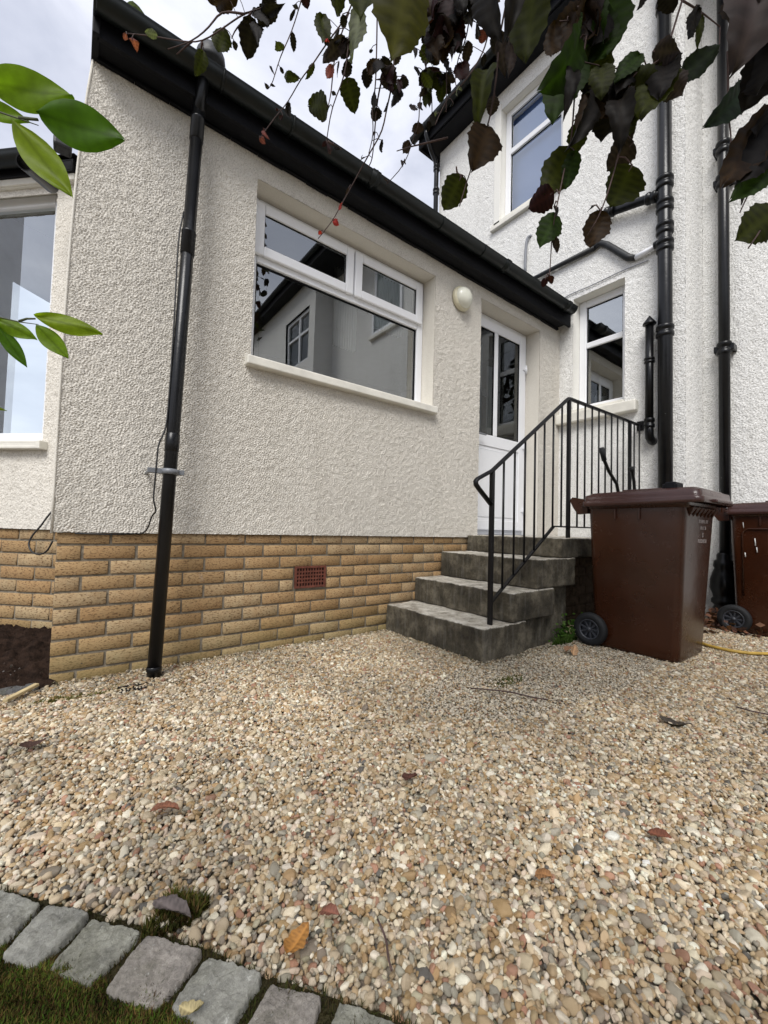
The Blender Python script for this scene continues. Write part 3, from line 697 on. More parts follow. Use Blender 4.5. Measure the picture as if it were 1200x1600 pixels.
# window further along the house (seen mirrored in the extension window)
PX2 = lambda u, d, z: Vector((L+d, u, z))
q = MB(); bx = rect_frame(q, PX2, NW[0], NW[1], NW[2], NW[3], .08, .05, .12, .006); bx(-4.19, -4.11, .051, .119, NW[2]+.081, NW[3]-.081); bx(NW[0]+.081, -4.191, .051, .119, 5.5, 5.56); bx(-4.109, NW[1]-.081, .051, .119, 5.5, 5.56)
fw = q.build('window', M_UPVC, house, label='white four light window further along the house')
pane(PX2, NW[0]+.07, NW[1]-.07, NW[2]+.07, NW[3]-.07, .09, M_GLASS_DOOR, fw)
q = MB(); q.box(L2-.07, L2+.05, -1.65, -.65, 4.62, 4.69, .01); q.build('sill', M_SILL, house)
q = MB(); bx = rect_frame(q, lambda u, d, z: Vector((L2+d, u, z)), -1.6, -.7, 4.70, 6.1, .07, -.03, .03); fw2 = q.build('window', M_UPVC, house, label='white upstairs window over the bins'); pane(lambda u, d, z: Vector((L2+d, u, z)), -1.54, -.76, 4.76, 6.04, -.012, M_GLASS_DOOR, fw2)

# flashing (a shallow gable shaped lead strip), pipes and cables on the house wall
q = MB()
q.tube([(L-.03, 2.95, 3.80), (L-.035, 2.50, 3.793), (L-.03, 2.05, 3.79)], [.022, .024, .028], 8)
q.tube([(L-.03, 2.06, 3.795), (L-.035, 2.00, 3.81), (L-.03, 1.93, 3.755), (L-.035, 1.72, 3.505), (L-.03, 1.66, 3.475)], [.028, .032, .032, .034, .026], 8)
tag(q.build('lead_flashing', M_LEAD), 'dark gable shaped strip of lead flashing above the narrow window', 'flashing')
q = MB(); q.tube([(L-.03, 1.66, 3.475), (L-.04, 1.46, 3.49)], .024, 12); q.build
wp = q.build('waste_pipe', M_UPVC); tag(wp, 'short thin white waste pipe joining the soil pipe above the narrow window', 'pipe')
def cable(name, pts, r, label, m=M_CABLE, cat='cable'):
    P = [Vector(p) for p in pts]
    if len(P) > 3:
        P = [a.lerp(b, k/4) for a, b in zip(P[:-1], P[1:]) for k in range(4)]+[P[-1]]
        for _ in range(4): P = [P[0]]+[(P[i-1]+P[i]*2+P[i+1])/4 for i in range(1, len(P)-1)]+[P[-1]]
    q = MB(); q.tube(P, r, 6); return tag(q.build(name, m), label, cat)
pts = [(L-.012, 2.47, 3.24), (L-.012, 2.45, 3.36), (L-.012, 2.38, 3.42), (L-.012, 2.1, 3.40), (L-.012, 1.8, 3.42), (L-.012, 1.55, 3.40)]
cable('cable', pts, .005, 'thin cable looping over the narrow window up to the soil pipe', M_GREYP)
cable('overflow_pipe', [(L-.035, 2.89, 3.88), (L-.035, 2.885, 4.35), (L-.02, 2.84, 4.37), (L+.0, 2.84, 4.37)], .016, 'thin grey overflow pipe standing up behind the extension gutter', M_GREYP, 'pipe')

# downpipes -------------------------------------------------------
def collar(q, c, ax, r, h=.05, k=1.28):
    q.lathe([(r*1.0, -h/2-.012), (r*k*.95, -h/2-.008), (r*k, -h/2), (r*k, -h*.18), (r*1.08, -h*.12), (r*1.08, h*.12), (r*k, h*.18), (r*k, h/2), (r*k*.92, h/2+.01), (r, h/2+.012)], c, ax, 20)
# left drainpipe on the extension
dp = thing('drainpipe', 'black drainpipe down the extension front left of the big window', 'drainpipe', (.36, 2.27, 0))
a = Vector((.358, 2.285, -.02)); b_ = Vector((.452, 2.335, 3.04)); ax = (b_-a)
q = MB(); q.tube([a, a.lerp(b_, .5), b_], .0315, 20); q.build('pipe', M_PIPE, dp)
for f_, nm in ((.735, 'collar'), (.945, 'collar')):
    q = MB(); q.lathe([(.0315, -.065), (.0345, -.063), (.0345, .05), (.0365, .052), (.0365, .062), (.0315, .065)], a.lerp(b_, f_), ax, 20); q.build(nm, M_PIPE, dp)
q = MB(); q.lathe([(.0315, -.04), (.0335, -.038), (.0335, .05), (.0315, .052)], a.lerp(b_, .385), ax, 20); q.build('collar', M_PIPE, dp)
q = MB(); c0 = a.lerp(b_, .338); q.lathe([(.0345, -.014), (.041, -.013), (.041, .013), (.0345, .014)], c0, ax, 20); q.box(c0.x-.10, c0.x+.065, c0.y-.012, c0.y+.012, c0.z-.013, c0.z+.013, .003); q.tube([(c0.x-.085, c0.y, c0.z), (c0.x-.085, D, c0.z)], .008, 8); q.build('pipe_clip', simple('galvanised_clip', (.16, .17, .185), .4, .5, .2), dp)
q = MB(); q.lathe([(.0315, 0), (.0345, .005), (.0345, .02), (.0315, .025)], a+Vector((0, 0, .05)), ax, 20); q.build('shoe_ring', M_BLACK, dp)
q = MB(); q.tube([a.lerp(b_, .965), b_+Vector((.001, -.01, 0)), (b_.x+.002, 2.262, 3.12)], .029, 16); q.build('gutter_outlet', M_BLACK, dp)
pts = [a.lerp(b_, f_)+Vector((-.042, -.005+.01*math.sin(f_*30), 0)) for f_ in np.linspace(.27, .40, 8)]
pts = [Vector((.30, 2.44, .70)), Vector((.318, 2.40, .72)), Vector((.325, 2.34, .80))]+[p_+Vector((-.022 if 0 < i < 7 else 0, 0, 0)) for i, p_ in enumerate(pts)]
pts += [a.lerp(b_, .42)+Vector((-.03, -.01, 0)), a.lerp(b_, .60)+Vector((-.036, -.005, 0)), a.lerp(b_, .74)+Vector((-.05, -.0, 0)), a.lerp(b_, .79)+Vector((-.03, .01, 0))]
cable('cable', pts, .004, 'thin black cable tied along the extension drainpipe')
cable('cable', [(.30, 2.445, .697), (.15, 2.446, .692), (.02, 2.446, .695)], .004, 'black cable tucked under the render edge above the bricks')
pc = [PB(.06, -.01, .80), PB(.09, -.015, .76), PB(.11, -.02, .72), PB(.15, -.03, .67), PB(.165, -.04, .62), PB(.13, -.05, .575), PB(.08, -.05, .56), PB(.03, -.05, .58), PB(-.01, -.06, .64)]
cable('cable', pc, .0045, 'loose loop of black cable hanging on the bay bricks')
# soil pipe, vent pipe, right drainpipe, short upper drainpipe
soil = thing('soil_pipe', 'thick black soil pipe right of the narrow window', 'soil pipe', (L-.08, 1.38, 0))
SX, SY = L-.085, 1.383
q = MB(); q.tube([(SX, SY, 0.0), (SX, SY+.005, 3.0), (SX, SY+.02, 7.3)], .0575, 24); q.build('pipe', M_PIPE, soil)
for z in (2.62, 3.42, 3.58, 3.80, 4.02, 5.75):
    q = MB(); collar(q, (SX, SY+.002*z, z), (0, 0, 1), .0575, .085, 1.24); q.build('collar', M_BLACK, soil)
q = MB(); q.tube([(SX, SY+.02, 3.94), (SX, SY+.09, 3.945), (SX+.02, 2.02, 4.085), (L+.02, 2.06, 4.09)], .040, 16); q.build('branch_pipe', M_BLACK, soil)
for y in (1.50, 1.88): q = MB(); collar(q, (SX+.005, y, 3.945+(y-1.47)*.25), (0, 1, .25), .043, .07, 1.25); q.build('collar', M_BLACK, soil)
q = MB(); q.lathe([(.001, -.03), (.03, -.03), (.036, 0), (.03, .03), (.001, .03)], (SX, SY+.065, 3.47), (0, 1, 0)); q.build('boss', M_BLACK, soil)
vp = thing('flue_vent_pipe', 'short black capped vent pipe between the narrow window and the soil pipe', 'vent pipe', (L-.07, 1.52, 1.6))
VX, VY = L-.085, 1.515
q = MB(); q.tube([(VX, VY, 1.80), (VX, VY, 2.72)], .034, 20); q.build('pipe', M_BLACK, vp)
q = MB(); q.lathe([(.034, -.02), (.056, -.012), (.054, 0), (.001, .075)], (VX, VY, 2.745)); q.build('cone_cap', M_BLACK, vp)
for z in (1.80, 2.39): q = MB(); collar(q, (VX, VY, z), (0, 0, 1), .034, .035 if z > 2 else .07, 1.3); q.build('collar', M_BLACK, vp)
q = MB(); q.tube([(VX, VY, 1.80), (VX, VY, 1.72), (VX+.01, VY, 1.67), (VX+.05, VY, 1.645), (L+.01, VY, 1.64)], .036, 16); q.build('elbow', M_BLACK, vp)
d2 = thing('drainpipe', 'black cast iron drainpipe on the recessed white wall behind the bins', 'drainpipe', (L2-.09, 1.07, 0))
QX, QY = L2-.085, 1.075
q = MB(); q.tube([(QX, QY, .25), (QX, QY, 7)], .043, 20); q.build('pipe', M_PIPE, d2)
for z in (2.50, 4.42, 4.10): q = MB(); collar(q, (QX, QY, z), (0, 0, 1), .043, .09, 1.35); q.box(QX-.02, QX+.09, QY-.075, QY+.075, z-.03, z+.03, .006); q.build('collar', M_BLACK, d2)
q = MB(); q.lathe([(.043, .62), (.055, .60), (.055, .56), (.075, .545), (.08, .50), (.07, .48), (.085, .44), (.10, .38), (.105, .30), (.085, .25), (.08, .22), (.095, .20), (.095, .17), (.07, .15), (.085, .12), (.085, .02), (.09, 0)], (QX, QY+.01, 0)); q.build('gully_trap', M_BLACK, d2)
d3 = thing('drainpipe', 'short black drainpipe dropping from the upper eaves behind the extension roof', 'drainpipe', (L-.08, 4.43, 5))
q = MB(); q.tube([(L-.33, 4.42, 6.78), (L-.33, 4.42, 6.68), (L-.20, 4.44, 6.52), (L-.10, 4.45, 6.42), (L-.075, 4.45, 6.3), (L-.07, 4.45, 3.3)], .036, 16); q.build('pipe', M_PIPE, d3)
for z in (6.32, 5.95): q = MB(); collar(q, (L-.073, 4.45, z), (0, 0, 1), .036, .07, 1.4); q.build('collar', M_PIPE, d3)

# wall light --------------------------------------------------------
wl = thing('wall_light', 'round opal bulkhead light between the big window and the back door', 'wall light', (2.655, D, 2.80))
q = MB(); q.lathe([(.001, 0), (.103, 0), (.107, .01), (.105, .030), (.092, .042), (.08, .042)], (2.655, D-.004, 2.80), (0, -1, 0), 40); q.build('base', M_GLOBEBASE, wl)
q = MB(); q.lathe([(.090*math.cos(a_), .040+.062*math.sin(a_)) for a_ in np.linspace(0, math.pi/2-.01, 10)], (2.655, D-.004, 2.80), (0, -1, 0), 40); q.build('globe', M_GLOBE, wl)

# air brick -----------------------------------------------------------
av = thing('air_vent', 'terracotta air brick set in the buff brick base', 'air vent', (1.28, D, .42))
q = MB(); X0, X1, Z0, Z1 = 1.165, 1.395, .354, .497
q.box(X0, X1, D+.004, D+.0098, Z0, Z0+.014, .001); q.box(X0, X1, D+.004, D+.0098, Z1-.014, Z1, .001)
nx, nz = 10, 5; hx, hz = .012, .014; fx0, fx1, fz0, fz1 = X0+.014, X1-.014, Z0+.014, Z1-.014
pxs = (fx1-fx0)/nx; pzs = (fz1-fz0)/nz
q.box(X0, fx0+.003, D+.0045, D+.0095, fz0+.0005, fz1-.0005); q.box(fx1-.003, X1, D+.0045, D+.0095, fz0+.0005, fz1-.0005)
for i in range(1, nx): q.box(fx0+i*pxs-(pxs-hx)/2, fx0+i*pxs+(pxs-hx)/2, D+.007, D+.016, fz0, fz1)
for j in range(1, nz): q.box(fx0, fx1, D+.0065, D+.015, fz0+j*pzs-(pzs-hz)/2, fz0+j*pzs+(pzs-hz)/2)
q.build('grille', M_TERRA, av)
MB().box(X0+.004, X1-.004, D+.018, D+.020, Z0+.004, Z1-.004).build('vent_back', M_SOFFIT, av)

# ---------------------------------------------------------------- concrete steps
from mathutils import noise as mn
steps = thing('concrete_steps', 'four worn grey concrete steps up to the back door', 'steps', (2.3, 2.0, 0))
def rock_box(name, x0, x1, y0, y1, z0, z1, parent, m=M_CONC, res=.013, amp=.0045, bev=.010, seed=0, local=False, label=None):
    bm = bmesh.new(); bmesh.ops.create_cube(bm, size=1)
    for v in bm.verts: v.co = Vector(((x0+x1)/2+v.co.x*(x1-x0), (y0+y1)/2+v.co.y*(y1-y0), (z0+z1)/2+v.co.z*(z1-z0)))
    bmesh.ops.bevel(bm, geom=bm.edges[:], offset=bev, segments=3, affect='EDGES', profile=.5)
    for ax in range(3):
        lo, hi = ((x0, x1), (y0, y1), (z0, z1))[ax]; n = int((hi-lo-2*bev)/res)
        no = [0, 0, 0]; no[ax] = 1
        for k in range(1, n):
            co = [0, 0, 0]; co[ax] = lo+bev+(hi-lo-2*bev)*k/n
            bmesh.ops.bisect_plane(bm, geom=bm.verts[:]+bm.edges[:]+bm.faces[:], plane_co=co, plane_no=no)
    for v in bm.verts:
        p = v.co+Vector((seed*3.1, 0, 0))
        d = mn.noise_vector(p*9)*amp*1.2+mn.noise_vector(p*35)*amp*.6+mn.noise_vector(p*85)*amp*.5
        v.co += d
    for f in bm.faces: f.smooth = True
    me = bpy.data.meshes.new(name); bm.to_mesh(me); bm.free(); return link(name, me, m, parent, local, label)
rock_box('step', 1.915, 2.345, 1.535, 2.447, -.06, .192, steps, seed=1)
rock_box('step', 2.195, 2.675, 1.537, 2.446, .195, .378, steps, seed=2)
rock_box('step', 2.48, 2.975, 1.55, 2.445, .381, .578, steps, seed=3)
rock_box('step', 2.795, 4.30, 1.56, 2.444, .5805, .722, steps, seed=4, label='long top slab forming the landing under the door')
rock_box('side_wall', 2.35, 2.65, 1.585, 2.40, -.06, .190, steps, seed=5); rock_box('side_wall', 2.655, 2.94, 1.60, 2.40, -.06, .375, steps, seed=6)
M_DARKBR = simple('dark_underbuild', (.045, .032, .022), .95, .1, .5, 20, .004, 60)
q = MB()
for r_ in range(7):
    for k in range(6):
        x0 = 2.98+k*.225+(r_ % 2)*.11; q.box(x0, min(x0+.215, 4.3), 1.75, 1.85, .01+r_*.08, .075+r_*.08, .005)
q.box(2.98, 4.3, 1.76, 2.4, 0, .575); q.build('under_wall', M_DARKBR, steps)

# railing ---------------------------------------------------------------
rail = thing('iron_railing', 'black iron handrail with thin upright bars beside the steps', 'railing', (2.06, 1.6, .19))
YR = 1.6
def tops(x): return 1.134+(x-2.055)*(1.775-1.134)/(2.945-2.055) if x < 2.945 else 1.775+(x-2.945)*.026
def bots(x): return .335+(x-2.075)*.688 if x < 2.757 else .806
q = MB()
hp = [Vector((2.045, YR, .925)), Vector((1.925, YR, 1.015)), Vector((1.903, YR, 1.035)), Vector((1.900, YR, 1.052)), Vector((1.915, YR, 1.068)), Vector((2.055, YR, 1.134)), Vector((2.5, YR, tops(2.5))), Vector((2.925, YR, 1.762)), Vector((2.945, YR, 1.775)), Vector((2.97, YR, 1.777)), Vector((4.30, YR+.02, 1.81))]
q.tube(hp, .0125, 8, True, 0, True, 1.4); q.build('handrail', M_RAIL, rail)
q = MB(); q.box(4.285, 4.315, YR-.01, YR+.045, 1.76, 1.85, .003); q.build('wall_fixing', M_RAIL, rail)
q = MB(); q.bar((2.062, YR, bots(2.062)), (2.757, YR, .806), .022, .010); q.bar((2.757, YR, .806), (4.30, YR+.02, .812), .022, .010); q.build('bottom_rail', M_RAIL, rail)
for x, zb in ((2.055, .17), (2.955, .71), (4.02, .71)):
    q = MB(); q.box(x-.0125, x+.0125, YR-.0125, YR+.0125, zb, tops(x)-.004, .002); q.build('post', M_RAIL, rail)
nb = 0
for k in range(1, 20):
    x = 2.055+.1145*k
    if abs(x-2.955) < .05 or abs(x-4.02) < .045 or x > 4.26: continue
    q = MB(); q.tube([(x, YR, bots(x)), (x, YR, tops(x)-.006)], .0072, 8); q.build('baluster', M_RAIL, rail)

# black bent handle behind the bin
th = thing('trolley_handle', 'black bent tubular trolley handle poking up behind the first bin', 'handle', (3.5, 1.46, 0))
YH = 1.49
for dx, pts, g in ((0, [(3.235, YH, 1.425), (3.262, YH, 1.375), (3.285, YH, 1.335), (3.36, YH, 1.26), (3.50, YH, 1.17), (3.62, YH, .9), (3.66, YH, .2)], 2), (0, [(3.78, YH, 1.34), (3.795, YH, 1.30), (3.83, YH, 1.22), (3.86, YH, 1.0), (3.86, YH, .2)], 1)):
    q = MB(); q.tube(pts, .013, 10); q.build('tube', M_BLACK, th)
    q = MB(); q.tube(pts[:g+1], .0185, 10); q.build('grip', M_TYRE, th)
q = MB(); q.tube([(3.6, YH, .2), (3.95, YH, .2)], .02, 8); q.tube([(3.6, YH, .2), (3.6, YH, 0)], .02, 8); q.tube([(3.95, YH, .2), (3.95, YH, 0)], .02, 8); q.build('base_frame', M_BLACK, th)

# ---------------------------------------------------------------- wheeled bins (local: +x front, z up)
def rrect(hx0, hx1, hy, r, n=6):
    pts = []
    for cx, cy, a0 in ((hx1-r, hy-r, 0), (hx0+r, hy-r, 90), (hx0+r, -hy+r, 180), (hx1-r, -hy+r, 270)):
        for k in range(n+1):
            a = R(a0+90*k/n); pts.append((cx+r*math.cos(a), cy+r*math.sin(a)))
    return pts
def loft(q, secs, mi=0, smooth=True, captop=False, capbot=False):
    n = len(secs[0]); b = len(q.v)
    q.add([p for s in secs for p in s], [(i*n+k, i*n+(k+1) % n, (i+1)*n+(k+1) % n, (i+1)*n+k) for i in range(len(secs)-1) for k in range(n)], mi, smooth)
    if captop: q.f.append(tuple(b+(len(secs)-1)*n+k for k in range(n))); q.mi.append(mi); q.sm.append(False)
    if capbot: q.f.append(tuple(b+k for k in reversed(range(n)))); q.mi.append(mi); q.sm.append(False)
def make_bin(loc, rz, label):
    t = thing('wheeled_bin', label, 'wheelie bin', loc, rz, 'brown wheeled bins against the house')
    q = MB(); secs = []
    for z in (.0, .02, .10, .30, .50, .70, .86, .93):
        f = z/.965; secs.append([(x, y, z) for x, y in rrect(-.262-.026*f, .235+.055*f, .222+.048*f, .045)])
    secs[0] = [(x*.97, y*.97, 0.0) for x, y, z in secs[0]]
    loft(q, secs, capbot=True)
    f = 1; sec = [(x, y) for x, y in rrect(-.29, .297, .277, .05)]
    loft(q, [[(x*.985, y*.985, .93) for x, y in sec], [(x*1.015, y*1.015, .932) for x, y in sec], [(x*1.02, y*1.02, .965) for x, y in sec]])
    b = q.build('body', M_BIN, t, True)
    # ribs under the rim
    for sy in (-1, 1):
        for x in (-.10, .045): r_ = MB(); r_.box(x-.004, x+.004, sy*.268-.012, sy*.268+.012, .86, .931, .002); r_.build('rib', M_BIN, b, True)
    for y in np.linspace(-.2, .2, 7): r_ = MB(); r_.add([(.283, y-.03, .933), (.283, y+.03, .933), (.283, y, .875), (.318, y-.03, .933), (.318, y+.03, .933)], [(0, 2, 4, 1), (0, 3, 2), (3, 4, 2), (1, 4, 2)]); r_.build('rib', M_BIN, b, True)
    # lid: skirt, shallow dome, front lip
    q = MB(); base = rrect(-.315, .375, .302, .045)
    S_ = lambda k, z, dx=0: [(x*k+dx, y*k, z+.012*max(0, (x+.3)/.65)) for x, y in base]
    loft(q, [S_(1.0, .945), S_(1.014, .95), S_(1.012, .978), S_(.985, .984), S_(.982, .988), S_(.972, 1.020), S_(.90, 1.028), S_(.88, 1.036), S_(.5, 1.046), S_(.05, 1.048)], captop=True)
    q.box(.36, .405, -.14, .14, .962, .982, .006)
    lid = q.build('lid', M_BINLID, t, True)
    q = MB()
    for y0, y1 in ((-.27, -.02), (.02, .27)): q.box(-.08, .20, y0*.8, y1*.8, 1.04, 1.056, .006)
    q.build('lid_panel', M_BINLID, lid, True)
    q = MB(); q.box(.18, .235, -.26, -.13, 1.03, 1.085, .006); q.box(.16, .24, -.25, -.2, 1.03, 1.075, .006)
    q.build('lid_tab', M_SOFFIT, lid, True)
    # rear handle with end brackets
    q = MB(); q.tube([(-.40, -.235, 1.0), (-.40, .235, 1.0)], .016, 10)
    for sy in (-1, 1): q.add([(-.29, sy*.225, .995), (-.40, sy*.225, 1.018), (-.418, sy*.225, .995), (-.39, sy*.225, .94), (-.36, sy*.225, .895), (-.29, sy*.225, .90),
                              (-.29, sy*.262, .995), (-.40, sy*.262, 1.018), (-.418, sy*.262, .995), (-.39, sy*.262, .94), (-.36, sy*.262, .895), (-.29, sy*.262, .90)],
                             [(0, 1, 2, 3, 4, 5), (11, 10, 9, 8, 7, 6)]+[(i, 6+i, 6+(i+1) % 6, (i+1) % 6) for i in range(6)])
    q.build('handle', M_BIN, t, True)
    q = MB(); q.tube([(-.262, -.26, .112), (-.262, .26, .112)], .012, 10); q.build('axle', M_HUB, t, True)
    for sy in (-1, 1):
        w = MB(); w.lathe([(.066, -.022), (.07, -.027), (.098, -.026), (.108, -.017), (.112, 0), (.108, .017), (.098, .026), (.07, .027), (.066, .022)], (-.262, sy*.262, .112), (0, sy, 0), 40)
        wh = w.build('wheel', M_TYRE, t, True)
        h = MB(); h.lathe([(.060, .012), (.060, .024), (.068, .026), (.068, -.02)], (-.262, sy*.262, .112), (0, sy, 0), 36)
        h.lathe([(.001, .028), (.012, .028), (.015, .02), (.015, -.02)], (-.262, sy*.262, .112), (0, sy, 0), 16)
        h.lathe([(.001, -.004), (.064, -.006)], (-.262, sy*.262, .112), (0, sy, 0), 24)
        for k in range(9):
            a = 2*math.pi*k/9; h.bar((-.262+.013*math.cos(a), sy*(.262+.012), .112+.013*math.sin(a)), (-.262+.062*math.cos(a), sy*(.262+.014), .112+.062*math.sin(a)), .010, .008, (0, 1, 0))
        h.build('hub', M_HUB, wh, True)
    return t
RZ = R(-90.9)
bin1 = make_bin((3.109, 1.112, 0), RZ, 'brown wheeled bin in full view beside the concrete steps')
def copy_tree(o, parent=None):
    c = o.copy(); COL.objects.link(c)
    if parent: c.parent = parent
    for ch in list(o.children): copy_tree(ch, c)
    return c
bin2 = copy_tree(bin1); bin2.location = (4.52, .655, 0); bin2.rotation_euler = (0, 0, R(-90.0))
bin2['label'] = 'second brown wheeled bin cut off by the right edge of the picture'
# stencil on the first bin's front corner (too worn to read: four short rows of strokes)
q = MB(); rr = random.Random(4)
for zc, y0, wd, hh in ((.845, -.035, .190, .020), (.805, .005, .110, .020), (.758, .045, .040, .026), (.722, -.025, .165, .022)):
    n = max(1, int(wd/.025))
    for k in range(n):
        yy = y0+k*.0262; xf = .235+.055*zc/.965+.0012
        def st(a0, a1, b0, b1): q.add([(xf, yy+a0, zc+b0), (xf, yy+a1, zc+b0), (xf+.0012, yy+a1, zc+b1), (xf+.0012, yy+a0, zc+b1)], [(0, 1, 2, 3)])
        st(0, .005, 0, hh)
        if rr.random() < .8: st(.014, .019, 0, hh)
        if rr.random() < .7: st(.005, .014, hh-.004, hh)
        if rr.random() < .6: st(.005, .014, hh*.45, hh*.45+.004)
        if rr.random() < .5: st(.005, .014, 0, .004)
stn = q.build('stencil', M_STENCIL, bin1, True)
for sy in (-1, 1):      # moulded side panel of the second bin
    p = MB(); p.tube([(-.205, sy*.2485, .30), (-.205, sy*.272, .80), (-.19, sy*.273, .825), (-.17, sy*.2735, .835), (.19, sy*.2735, .835), (.21, sy*.272, .81), (.21, sy*.2485, .30)], .005, 6); p.build('side_moulding', M_BIN, bin2, True)
# white drips on the second bin
q = MB()
for px, z0, z1 in ((-.20, .84, .89), (-.13, .70, .76), (-.12, .65, .69), (-.19, .61, .645)): q.tube([(px, -.262, z0), (px-.003, -.2635, z1)], [.004, .003], 6)
q.build('paint_drips', simple('white_drip', (.6, .6, .58), .5), bin2, True)
cable('twig', [(4.24, 1.0, .97), (4.245, 1.0, 1.03), (4.235, .99, 1.075)], .006, 'short dark stick poking up behind the lid of the first bin', M_TWIG, 'stick')

# ================================================================== GRAVEL
def pip(x, y, poly):
    c = False; n = len(poly)
    inside = np.zeros(x.shape, bool)
    j = n-1
    for i in range(n):
        xi, yi = poly[i]; xj, yj = poly[j]
        cond = ((yi > y) != (yj > y)) & (x < (xj-xi)*(y-yi)/(yj-yi+1e-12)+xi)
        inside ^= cond; j = i
    return inside
def gpt(px, py, z=0.0):
    v = at(px, py, 1)-EYE; s = (z-H)/v.z; p = EYE+v*s; return (p.x, p.y)
lawn_poly = [gpt(-260, 1440), gpt(-60, 1452), gpt(10, 1490), gpt(80, 1510), gpt(170, 1545), gpt(270, 1580), gpt(370, 1625), gpt(500, 1720), gpt(500, 2600), gpt(-700, 2600)]
cob_poly = [gpt(-300, 1345), gpt(-30, 1384), gpt(66, 1408), gpt(140, 1427), gpt(222, 1450), gpt(320, 1484), gpt(410, 1524), gpt(505, 1557), gpt(625, 1597), gpt(760, 1655), gpt(900, 1760), gpt(700, 2600), gpt(-700, 2600)]
sp_ = .0086
nx = int(5.6/sp_); ny = int(2.9/sp_)
gx, gy = np.meshgrid(np.arange(nx)*sp_-.75, np.arange(ny)*sp_*.9-.15)
gx = gx+(np.arange(ny) % 2)[:, None]*sp_/2
gx = (gx+RNG.normal(0, sp_*.28, gx.shape)).ravel(); gy = (gy+RNG.normal(0, sp_*.28, gy.shape)).ravel()
keep = (gy < D-.005) | (gx > 4.4)
keep &= ~((gx > 1.93) & (gx < 2.98) & (gy > 1.55)) & ~((gx > 2.9) & (gy > 1.85))
keep &= (gx < L2) & ~((gx > L) & (gy > 1.257))
keep &= ~pip(gx, gy, cob_poly)
keep &= ~((gx < -.03) & (gy > 2.40))
# frustum, with a margin for a step to the side
vx, vy, vz = gx, gy, -H
zc = vx*_f.x+vy*_f.y+vz*_f.z; xc = vx*_r.x+vy*_r.y+vz*_r.z; yc = -(vx*_u.x+vy*_u.y+vz*_u.z)
pxx = 600+F*xc/np.maximum(zc, .01); pyy = 800+F*yc/np.maximum(zc, .01)
keep &= (zc > .15) & (pxx > -330) & (pxx < 1500) & (pyy < 1900)
gx, gy, zc = gx[keep], gy[keep], zc[keep]; n = len(gx)
size = RNG.lognormal(math.log(.0053), .30, n); big = RNG.random(n) < .03; size[big] *= RNG.uniform(1.3, 1.9, big.sum()); size = np.clip(size, .003, .0155)
lf = lambda x, y: .5+.5*np.sin(x*2.1+1.3*np.sin(y*2.7))*np.cos(y*1.9+.7*np.sin(x*3.3))
fine = ((gx-2.3)**2/1.2+(gy-1.25)**2/.12) < 1       # finer chips near the steps and bins
size[fine] *= .72
gz = RNG.uniform(-.005, .006, n)+.006*lf(gx*3, gy*3)-.004
pal = np.array([(.50, .44, .35), (.60, .565, .49), (.40, .32, .22), (.34, .245, .14), (.32, .315, .29), (.70, .69, .65), (.24, .215, .19), (.33, .195, .145), (.52, .46, .41), (.10, .10, .10), (.38, .37, .30)])
wts = np.array([.20, .14, .15, .12, .10, .09, .07, .035, .06, .012, .023]); wts /= wts.sum()
ci = RNG.choice(len(pal), n, p=wts); colr = pal[ci]*RNG.uniform(.75, 1.2, (n, 1))*(1+RNG.normal(0, .012, (n, 3)))
pale = RNG.random(n) < .45*fine; colr[pale] = np.array([.55, .535, .50])*RNG.uniform(.8, 1.1, (pale.sum(), 1))
colr *= np.array([1.035, .965, .84])
drt = np.clip(.55+.45*lf(gx*1.7+.4, gy*1.3), 0, 1)[:, None]; colr *= (.80+.22*drt)
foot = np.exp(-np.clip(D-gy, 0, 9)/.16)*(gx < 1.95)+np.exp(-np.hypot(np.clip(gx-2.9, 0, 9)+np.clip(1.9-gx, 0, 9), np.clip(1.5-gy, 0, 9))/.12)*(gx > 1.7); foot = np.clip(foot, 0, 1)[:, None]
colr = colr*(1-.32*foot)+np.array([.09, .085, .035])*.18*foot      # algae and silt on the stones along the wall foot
blot = np.array([mn.noise(Vector((x_*2.3, y_*2.3, 7.7))) for x_, y_ in zip(gx, gy)])[:, None]; colr *= 1+np.clip(blot, -.6, .6)*.30
colr = np.clip(colr, .015, .78)
rot = RNG.uniform(0, 6.283, (n, 3)); rot[:, 0] = RNG.normal(0, .45, n); rot[:, 1] = RNG.normal(0, .45, n)
scl = np.stack([size*RNG.uniform(1.0, 1.45, n), size*RNG.uniform(.8, 1.1, n), size*RNG.uniform(.55, .85, n)], 1)
me = bpy.data.meshes.new('pebbles'); me.vertices.add(n); me.vertices.foreach_set('co', np.stack([gx, gy, gz], 1).astype(np.float32).ravel())
for nm, arr in (('prot', rot), ('pscl', scl)):
    a = me.attributes.new(nm, 'FLOAT_VECTOR', 'POINT'); a.data.foreach_set('vector', arr.astype(np.float32).ravel())
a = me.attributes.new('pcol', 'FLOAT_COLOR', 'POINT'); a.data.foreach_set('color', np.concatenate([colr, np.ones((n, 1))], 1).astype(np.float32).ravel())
a = me.attributes.new('pidx', 'INT', 'POINT'); a.data.foreach_set('value', RNG.integers(0, 6, n).astype(np.int32))
peb = link('pebble_gravel', me, M_PEB); tag(peb, 'loose cream and tan pebble gravel covering the yard', 'gravel', None, 'stuff')
ng = bpy.data.node_groups.new('scatter_pebbles', 'GeometryNodeTree')
ng.interface.new_socket('Geometry', in_out='INPUT', socket_type='NodeSocketGeometry'); ng.interface.new_socket('Geometry', in_out='OUTPUT', socket_type='NodeSocketGeometry')
gi = ng.nodes.new('NodeGroupInput'); go = ng.nodes.new('NodeGroupOutput')
g2i = ng.nodes.new('GeometryNodeGeometryToInstance')
